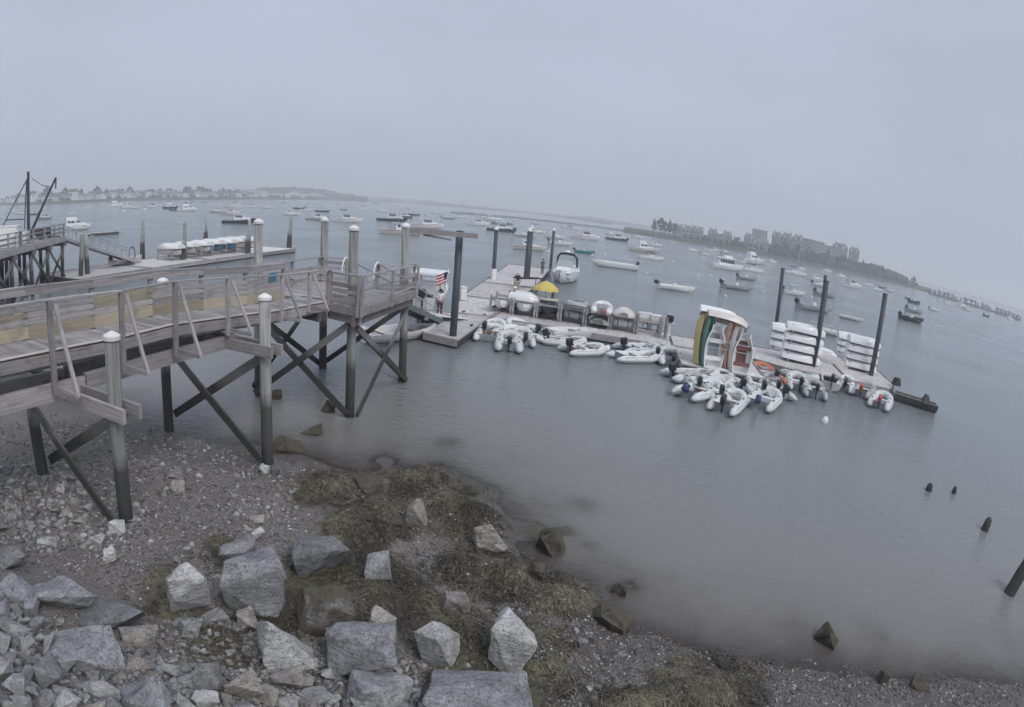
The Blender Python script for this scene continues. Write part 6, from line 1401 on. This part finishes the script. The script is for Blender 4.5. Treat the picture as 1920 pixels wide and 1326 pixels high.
# ================================================================== boulders, rubble, pebbles and seaweed
def rock_mesh(name, seed, n=15, bev=0.05, sub=2, rough=0.035, dims=(1, 1, 1), box=0.55):
    """angular stone in a box of the given size, its base near z = 0"""
    r = random.Random(seed); bm = bmesh.new()
    for i in range(n):
        v = Vector((r.gauss(0, 1), r.gauss(0, 1), r.gauss(0, 1))).normalized()
        v = Vector([math.copysign(abs(c) ** box, c) for c in v]) * r.uniform(.72, 1.0)
        bm.verts.new(v)
    res = bmesh.ops.convex_hull(bm, input=bm.verts); bmesh.ops.delete(bm, geom=[e for e in res['geom_interior'] if isinstance(e, bmesh.types.BMVert)], context='VERTS')
    bmesh.ops.dissolve_limit(bm, angle_limit=.25, verts=bm.verts, edges=bm.edges)
    lo = [min(v.co[i] for v in bm.verts) for i in range(3)]; hi = [max(v.co[i] for v in bm.verts) for i in range(3)]
    for v in bm.verts:
        v.co = Vector([((v.co[i] - lo[i]) / (hi[i] - lo[i]) - (.5 if i < 2 else 0)) * dims[i] for i in range(3)])
    m_ = min(dims)
    if bev: bmesh.ops.bevel(bm, geom=bm.edges[:], offset=bev * m_, segments=1, affect='EDGES')
    bmesh.ops.triangulate(bm, faces=bm.faces)
    for _ in range(sub): bmesh.ops.subdivide_edges(bm, edges=[e for e in bm.edges if e.calc_length() > .16 * m_ / (1 + _)], cuts=1, use_grid_fill=True)
    if rough and sub:
        bmesh.ops.triangulate(bm, faces=bm.faces); bm.normal_update()
        from mathutils import noise as mn
        for v in bm.verts:
            q = v.co / max(dims) * 3 + Vector((seed * 3.1, 0, 0)); v.co += v.normal * (mn.noise(q) * rough * 1.5 + mn.noise(q * 3.1) * rough * .7) * m_
    me = bpy.data.meshes.new(name); bm.to_mesh(me); bm.free()
    return me
BOULD = [  # x0, x1, y0, y1 in the picture, material, flatness, label
 (415, 480, 1013, 1078, 'rock_grey', 1.0, 'grey block leaning behind the faceted boulder on the beach'),
 (555, 652, 1010, 1088, 'rock_grey', .8, 'pale tilted slab standing alone on the weedy beach'),
 (686, 732, 1046, 1100, 'rock_grey', .9, 'small pointed boulder right of the tilted slab'),
 (322, 396, 1063, 1168, 'rock_pale', 1.1, 'tall pale upright block left of the faceted boulder'),
 (428, 536, 1053, 1158, 'rock_grey', 1.0, 'large faceted grey boulder in the middle of the beach rocks'),
 (403, 432, 1084, 1120, 'rock_pale', 1.0, 'small cream stone between the upright block and the faceted boulder'),
 (378, 430, 1141, 1168, 'rock_pale', .6, 'white oblong stone beside the upright block'),
 (338, 382, 1163, 1200, 'rock_grey', .9, 'grey stone at the foot of the upright block'),
 (448, 486, 1145, 1185, 'rock_tan', .9, 'purplish stone below the faceted boulder'),
 (478, 592, 1165, 1272, 'rock_pale', .9, 'big whitish slab with tan stain near the bottom'),
 (562, 674, 1108, 1188, 'rock_weedy', .8, 'weed-draped boulder above the big grey slab'),
 (606, 740, 1168, 1276, 'rock_grey', .8, 'big smooth grey slab near the bottom centre'),
 (680, 734, 1150, 1214, 'rock_tan', 1.0, 'rounded tan boulder behind the big grey slab'),
 (766, 850, 1178, 1255, 'rock_pale', 1.0, 'pale wedge-shaped boulder at bottom centre'),
 (912, 992, 1164, 1275, 'rock_pale', 1.0, 'bright white speckled boulder among seaweed'),
 (832, 884, 1112, 1158, 'rock_tan', .8, 'dull brown block half sunk in the gravel'),
 (430, 498, 1246, 1318, 'rock_tan', 1.0, 'tan pitted boulder at the bottom edge rubble'),
 (58, 170, 1082, 1150, 'rock_grey', .6, 'broad flat grey slab at the top of the revetment'),
 (138, 274, 1122, 1178, 'rock_grey', .55, 'long dark-faced slab beside the broad flat slab'),
 (-10, 58, 1026, 1076, 'rock_grey', .6, 'grey slab at the left edge above the revetment'),
 (-10, 78, 1072, 1144, 'rock_grey', .6, 'veined grey slab at the left edge'),
 (100, 228, 1178, 1260, 'rock_grey', .8, 'large cracked grey boulder in the left revetment'),
 (215, 322, 1268, 1335, 'rock_grey', .8, 'smooth grey boulder on the bottom edge, left'),
 (648, 758, 1260, 1335, 'rock_grey', .8, 'flat grey rock on the bottom edge below the grey slab'),
 (800, 985, 1288, 1345, 'rock_grey', .6, 'huge pale boulder cut by the bottom edge'),
 (228, 302, 1168, 1224, 'rock_tan', .7, 'olive-tan slab lying in the rubble left of centre'),
 (888, 952, 976, 1034, 'rock_tan', 1.0, 'brown rock with a white split edge at the waterline'),
 (664, 732, 884, 922, 'rock_weedy', .7, 'weedy ledge rock on the near shoreline ridge'),
 (762, 802, 938, 988, 'rock_tan', 1.0, 'upright brown stone in the weed ridge'),
 (316, 342, 877, 899, 'rock_pale', .9, 'rounded pale stone under the pier, upper of two'),
 (318, 345, 903, 924, 'rock_tan', .9, 'rounded tan stone under the pier, lower of two'),
 (1003, 1057, 1003, 1050, 'rock_wet', .8, 'dark weedy rock just offshore of the weed ridge'),
 (1523, 1570, 1182, 1218, 'rock_wet', .8, 'dark barnacled rock alone in the shallows at right'),
 (1142, 1160, 1084, 1122, 'rock_wet', 1.2, 'narrow dark rock standing in the shallows'),
 (1156, 1172, 1104, 1126, 'rock_wet', .9, 'small dark rock beside the narrow one in the shallows'),
 (508, 532, 735, 750, 'rock_wet', .6, 'dark rock awash beside the pier pile'),
 (600, 626, 755, 776, 'rock_wet', .9, 'round dark rock awash under the platform brace'),
 (562, 606, 796, 822, 'rock_wet', .5, 'low dark rock awash near the beach point'),
 (510, 568, 820, 852, 'rock_wet', .6, 'dark cobbles heap at the beach point'),
 (486, 508, 872, 890, 'rock_pale', .9, 'pale stone at the foot of the middle pier pile'),
 (508, 528, 868, 898, 'rock_grey', .9, 'grey stone right at the foot of the middle pier pile'),
 (470, 496, 966, 984, 'rock_tan', .8, 'tan stone alone on the gravel left of the weed'),
 (470, 497, 992, 1012, 'rock_pale', .8, 'pale stone below the tan one on open gravel'),
 (192, 222, 1030, 1058, 'rock_pale', .7, 'pale triangular stone on the open beach below the pier pile'),
 (205, 238, 978, 1004, 'rock_pale', .8, 'pale stone at the foot of the nearest pier pile'),
 (985, 1022, 1056, 1090, 'rock_weedy', 1.0, 'dark upright stone at the tip of the weed mound'),
 (1080, 1100, 1198, 1222, 'rock_grey', .8, 'round grey cobble on the right beach'),
 (1640, 1668, 1262, 1285, 'rock_wet', .8, 'dark cobble at the right waterline, larger of two'), (1700, 1745, 1268, 1296, 'rock_wet', .6, 'dark flat rock at the right waterline'),
 (1105, 1180, 1148, 1172, 'rock_wet', .5, 'dark flat ledge at the waterline right of the weed mound'),
 (930, 1010, 1290, 1330, 'rock_weedy', .5, 'weed-covered low rock beside the huge pale boulder')]
OCC = []
def place_rock(x0, x1, y0, y1, mat, flat, seed, label=None, cat='boulder', group=None, mesh=None, big=True):
    xc, yb = (x0 + x1) / 2, y1 - .24 * (y1 - y0)
    p = GT(xc, yb) if h1(*G(xc, yb, 0)[:2]) > -.25 else G(xc, yb, 0.0)
    zt = h1(p.x, p.y); s = mpp(p); w = (x1 - x0) * s; dep = math.atan2(CAM_H - p.z, math.hypot(p.x, p.y))
    d = w * .85; h = max(.36 * w, ((y1 - y0) * s - d * .42 * math.sin(dep)) / math.cos(dep)) * (.78 + .34 * flat)
    h = min(h, 1.5 * w)
    az = math.atan2(p.x, p.y); rz = -az + random.uniform(-.25, .25)
    z0 = min(zt, h1(p.x + .3 * w, p.y), h1(p.x - .3 * w, p.y), h1(p.x, p.y - .3 * d)) - .12 * h
    if zt < -.05: h = h + (p.z - z0)
    if mesh is None: mesh = rock_mesh('boulder' if big else 'stone', seed, 11 + seed % 4, .022, 2 if big else 1, .045 if big else .03, (w * 1.06, d, h * 1.08))
    o = link('boulder' if big else 'stone', mesh, mat, None, T(p.x, p.y, z0, rz, random.uniform(-.12, .12), random.uniform(-.14, .10))); return tag(o, label, cat, group)
for i, (x0, x1, y0, y1, mt, fl, lab) in enumerate(BOULD):
    place_rock(x0, x1, y0, y1, mt, fl, 100 + i, lab); OCC.append(((x0 + x1) / 2, (y0 + y1) / 2, (x1 - x0) / 2 * .8, (y1 - y0) / 2 * .8))
PROT = {}
for mt in ('rock_grey', 'rock_pale', 'rock_tan'):
    for k in range(8): PROT[(mt, k)] = rock_mesh('stone', 500 + k * 7 + len(mt) * 31 + ord(mt[5]), 10 + k % 3, .025, 1, .04, (1, (.85, .62, .95, .7)[k % 4], (.62, .5, .4, .75)[k % 4])); PROT[(mt, k)].materials.append(M[mt])
rs = random.Random(5)
def inside(x, y, poly): return bool(pip(np.array([float(x)]), np.array([float(y)]), poly)[0])
def scatter(poly, n, smin, smax, label, group, gap=.75, pal=('rock_grey', 'rock_grey', 'rock_pale', 'rock_tan'), tries=6000, sink=.18):
    xs, ys = [p[0] for p in poly], [p[1] for p in poly]; c = 0
    for _ in range(tries):
        if c >= n: break
        x, y = rs.uniform(min(xs), max(xs)), rs.uniform(min(ys), max(ys))
        if not inside(x, y, poly): continue
        s = smin + (smax - smin) * rs.random() ** 2.0; 
        if any(((x - a) / (rx_ + s * gap)) ** 2 + ((y - b) / (ry_ + s * gap)) ** 2 < 1 for a, b, rx_, ry_ in OCC): continue
        p = GT(x, y); OCC.append((x, y, s * gap * .62, s * gap * .5)); w = s * 2 * mpp(p) * .62
        me = PROT[(rs.choice(pal), rs.randrange(8))]
        o = link('stone', me, None, None, Matrix.LocRotScale(Vector((p.x, p.y, p.z - sink * w * .6)), Euler((rs.uniform(-.35, .35), rs.uniform(-.35, .35), rs.uniform(0, 6.28))), Vector((w * rs.uniform(.85, 1.25), w * rs.uniform(.8, 1.15), w * rs.uniform(.8, 1.4)))))
        STONES.append((x, y, me.materials[0].name, label, group, o)); c += 1
    return c
ns = 0; STONES = []
ns += scatter([(-5, 1150), (60, 1160), (140, 1200), (250, 1240), (330, 1262), (420, 1275), (640, 1300), (640, 1335), (-5, 1335)], 42, 34, 60, 'large angular stone in the lower left revetment', 'large revetment stones', .5, tries=6000, sink=.1)
ns += scatter([(-5, 1140), (60, 1150), (130, 1185), (230, 1215), (330, 1240), (420, 1262), (500, 1270), (640, 1290), (780, 1330), (-5, 1330)], 118, 15, 38, 'angular stone in the lower left revetment', 'revetment stones', .42, tries=14000, sink=.05)
ns += scatter([(-5, 880), (60, 870), (150, 900), (250, 965), (250, 1012), (60, 1030), (-5, 1000)], 46, 13, 40, 'loose stone near the nearest pier pile', 'stones around the pier pile', .8)
ns += scatter([(330, 1165), (480, 1170), (640, 1240), (800, 1250), (760, 1326), (600, 1326), (420, 1255), (240, 1235), (230, 1175)], 70, 8, 24, 'small stone in the rubble between boulders', 'rubble between the boulders', .7)
ns += scatter([(90, 780), (300, 815), (560, 880), (560, 1000), (400, 1060), (120, 1070), (20, 1060), (260, 1000), (240, 880)], 28, 5, 13, 'lone small stone on open gravel', 'stones on the open gravel', 1.0)
ns += scatter([(940, 1120), (1100, 1150), (1300, 1225), (1300, 1326), (1060, 1326), (1000, 1180)], 24, 6, 15, 'small cobble on the right-hand gravel', 'cobbles on the right-hand gravel', 1.0)
STONES.sort(key=lambda q: (q[4], q[2], q[0])); sc_ = {}
for x, y, mt, lab, grp, o in STONES:
    sc_[(grp, mt)] = sc_.get((grp, mt), 0) + 1; tag(o, '%s %s, %s such from the left' % ({'rock_grey': 'grey', 'rock_pale': 'pale', 'rock_tan': 'tan'}[mt], lab, nth(sc_[(grp, mt)])), 'stone', grp)
# pebbles and seaweed are beyond counting
def ground_points(n, polyset, seed):
    r = np.random.default_rng(seed); out = []
    for poly, share in polyset:
        xs, ys = [p[0] for p in poly], [p[1] for p in poly]; m_ = int(n * share); px = r.uniform(min(xs), max(xs), m_ * 3); py = r.uniform(min(ys), max(ys), m_ * 3)
        k = pip(px, py, poly); out.append(np.stack([px[k][:m_], py[k][:m_]], 1))
    P = np.concatenate(out)
    dx, dy = P[:, 0] - CX, P[:, 1] - CY; rr = np.hypot(dx, dy) + 1e-9; q = rr / 1000; th = K1 * q + K3 * q ** 3
    a, b, c = np.sin(th) * dx / rr, -np.sin(th) * dy / rr, -np.cos(th); X = cr * a - sr * b; Y = sr * a + cr * b; f = -c
    D_ = np.stack([X, f * cp + Y * sp, -f * sp + Y * cp], 1); z = np.full(len(P), .3)
    for _ in range(10):
        t = (z - CAM_H) / D_[:, 2]; z = z + .8 * (hterr(D_[:, 0] * t, D_[:, 1] * t) - z)
    t = (z - CAM_H) / D_[:, 2]; return np.stack([D_[:, 0] * t, D_[:, 1] * t, z], 1)
def np_mesh(name, co, faces, mat, attr=None):
    me = bpy.data.meshes.new(name); nf, k = faces.shape
    me.vertices.add(len(co)); me.vertices.foreach_set('co', co.astype(np.float32).ravel()); me.loops.add(nf * k); me.loops.foreach_set('vertex_index', faces.astype(np.int32).ravel())
    me.polygons.add(nf); me.polygons.foreach_set('loop_start', np.arange(0, nf * k, k, dtype=np.int32)); me.polygons.foreach_set('loop_total', np.full(nf, k, np.int32))
    if attr is not None: me.attributes.new('tint', 'FLOAT', 'POINT').data.foreach_set('value', attr.astype(np.float32))
    me.update(calc_edges=True); me.materials.append(M[mat]); return me
BEACH = [(-5, 800), (100, 775), (300, 800), (560, 860), (700, 895), (820, 880), (930, 955), (950, 1010), (1100, 1100), (1280, 1215), (1500, 1255), (1915, 1285), (1915, 1330), (-5, 1330)]
pts = ground_points(26000, [(BEACH, .55), ([(940, 1100), (1100, 1130), (1300, 1215), (1915, 1280), (1915, 1330), (1000, 1330)], .25), ([(-5, 800), (300, 810), (560, 870), (560, 1000), (250, 1080), (-5, 1050)], .20)], 4)
nP = len(pts); ph = np.array([(0, 0, .8), (1, 0, 0), (.3, .9, .1), (-.8, .55, 0), (-.75, -.6, .1), (.35, -.95, 0), (0, 0, -.5)])
pf = np.array([(0, 1, 2), (0, 2, 3), (0, 3, 4), (0, 4, 5), (0, 5, 1), (6, 2, 1), (6, 3, 2), (6, 4, 3), (6, 5, 4), (6, 1, 5)])
dist = np.sqrt(pts[:, 0] ** 2 + pts[:, 1] ** 2 + (CAM_H - pts[:, 2]) ** 2); pr_ = (1.2 + 3.6 * rng.random(nP) ** 3.0) * dist * K1 / 1000
rot = rng.random(nP) * 6.283; cs, sn = np.cos(rot), np.sin(rot); jit = rng.uniform(.65, 1.25, (nP, 7, 3)) * ph[None] * pr_[:, None, None]; jit[:, :, 2] *= .75
co = np.stack([jit[:, :, 0] * cs[:, None] - jit[:, :, 1] * sn[:, None], jit[:, :, 0] * sn[:, None] + jit[:, :, 1] * cs[:, None], jit[:, :, 2]], -1) + pts[:, None, :]
m, nt_, b_ = mat_base('pebble', .8, .3); ta = N(nt_, 'ShaderNodeAttribute', attribute_name='tint')
nt_.links.new(ramp(nt_, ta.outputs['Fac'], [(0, (.085, .078, .074)), (.5, (.19, .18, .175)), (.8, (.30, .29, .288)), (.95, (.44, .43, .425)), (1.0, (.54, .53, .52))]), b_.inputs['Base Color']); M['pebble'] = m
tint = np.repeat(rng.random(nP) ** 1.35, 7)
me = np_mesh('pebbles', co.reshape(-1, 3), (pf[None] + 7 * np.arange(nP)[:, None, None]).reshape(-1, 3), 'pebble', tint)
tag(link('pebbles', me), 'pebbles and broken shell strewn over the whole beach', 'pebbles', kind='stuff')
rub = ground_points(2300, [([(-5, 1150), (130, 1185), (330, 1240), (640, 1290), (780, 1330), (-5, 1330)], .42), ([(230, 1165), (480, 1165), (640, 1230), (880, 1240), (860, 1330), (600, 1330), (240, 1240)], .33), ([(-5, 870), (150, 890), (270, 960), (250, 1030), (-5, 1040)], .15), ([(90, 780), (560, 880), (560, 1000), (120, 1070)], .10)], 31)
nR = len(rub); dist = np.sqrt(rub[:, 0] ** 2 + rub[:, 1] ** 2 + (CAM_H - rub[:, 2]) ** 2); rr_ = (4 + 7 * rng.random(nR) ** 2.2) * dist * K1 / 1000
rot = rng.random(nR) * 6.283; cs, sn = np.cos(rot), np.sin(rot); jit = rng.uniform(.55, 1.3, (nR, 7, 3)) * ph[None] * rr_[:, None, None]; jit[:, :, 0] *= rng.uniform(.9, 1.5, nR)[:, None]
co = np.stack([jit[:, :, 0] * cs[:, None] - jit[:, :, 1] * sn[:, None], jit[:, :, 0] * sn[:, None] + jit[:, :, 1] * cs[:, None], jit[:, :, 2] * .9], -1) + rub[:, None, :]
me = np_mesh('rubble', co.reshape(-1, 3), (pf[None] + 7 * np.arange(nR)[:, None, None]).reshape(-1, 3), 'pebble', np.repeat(.45 + .5 * rng.random(nR), 7))
tag(link('rubble', me), 'small broken rubble packed between the boulders and revetment stones', 'rubble', kind='stuff')
m, nt_, b_ = mat_base('seaweed', .38, .5); ta = N(nt_, 'ShaderNodeAttribute', attribute_name='tint')
nt_.links.new(ramp(nt_, ta.outputs['Fac'], [(0, (.032, .028, .02)), (.35, (.07, .062, .043)), (.7, (.125, .112, .074)), (1.0, (.21, .19, .125))]), b_.inputs['Base Color']); M['seaweed'] = m
area = [abs(sum(p[i][0] * p[(i + 1) % len(p)][1] - p[(i + 1) % len(p)][0] * p[i][1] for i in range(len(p)))) for p in WEEDP]
pts = ground_points(62000, [(p, a / sum(area)) for p, a in zip(WEEDP, area)], 9)
jt = rng.normal(0, 1, (len(pts), 2)) * (rng.random(len(pts)) ** 4)[:, None] * .55; pts[:, :2] += jt; pts[:, 2] = hterr(pts[:, 0], pts[:, 1])
keep = (vnoise(pts[:, 0], pts[:, 1], 2.2, 12) + .9 * vnoise(pts[:, 0], pts[:, 1], 6.0, 13)) > -.15; keep &= pts[:, 2] > -.06; pts = pts[keep]; nB = len(pts)
clump = vnoise(pts[:, 0], pts[:, 1], 1.5, 14); ang = 0.4 + 5.0 * clump + rng.normal(0, .9, nB); Ls = rng.uniform(.10, .34, nB); wd2 = rng.uniform(.005, .015, nB); lift = rng.uniform(.002, .055, nB) * (1 + 1.6 * vnoise(pts[:, 0], pts[:, 1], 4.0, 15))
segs = []
curl = rng.normal(0, 2.2, nB)
for k in range(4):
    u = k / 3 - .5; aa = ang + curl * u; px = pts[:, 0] + np.cos(aa) * Ls * u; py = pts[:, 1] + np.sin(aa) * Ls * u
    pz = hterr(px, py) + lift * (1 - (2 * u) ** 2 * .8) + .004; wx, wy = -np.sin(aa) * wd2 * (1 - .5 * abs(2 * u)), np.cos(aa) * wd2 * (1 - .5 * abs(2 * u))
    segs.append(np.stack([px + wx, py + wy, pz], 1)); segs.append(np.stack([px - wx, py - wy, pz + rng.normal(0, .006, nB)], 1))
co = np.stack(segs, 1).reshape(-1, 3); q4 = np.array([(0, 1, 3, 2), (2, 3, 5, 4), (4, 5, 7, 6)])
tn = np.clip(.5 + .9 * clump + rng.normal(0, .2, nB), 0, 1)
me = np_mesh('seaweed', co, (q4[None] + 8 * np.arange(nB)[:, None, None]).reshape(-1, 4), 'seaweed', np.repeat(tn, 8))
tag(link('seaweed', me), 'olive-brown rockweed draped over the beach rocks', 'seaweed', kind='stuff')
# stumps of old piles in the shallow water at right
for i, (x, yb, yt, wpx, lean) in enumerate(((1741, 920, 906, 14, 0), (1788, 925, 911, 10, 0), (1846, 994, 968, 17, .2), (1893, 1112, 1035, 26, .45))):
    g = G(x, yb); r = wpx * mpp(g) / 2; hgt = max(.2, ztop(g, x, yt) * .9); t = thing('pile_stump', g, label=('leftmost broken pile stump in the right shallows', 'second broken pile stump from the left in the right shallows', 'tilted broken pile stump in the right shallows', 'tall leaning pile stump at the right edge of the water')[i], cat='pile stump')
    MB().tube([(-lean * .8, 0, -.8), (0, 0, 0), (lean * hgt * .6, 0, hgt * .6), (lean * hgt + .03, .02, hgt)], [r * 1.05, r, r * .95, r * .75], 10).build('shaft', 'dark_wood', t, local=Matrix()); MB().tube([(lean * hgt, 0, hgt * .9), (lean * hgt + r * .3, r * .2, hgt + r * .2)], [r * .6, r * .4], 7).build('splinter', 'dark_wood', t, local=Matrix())
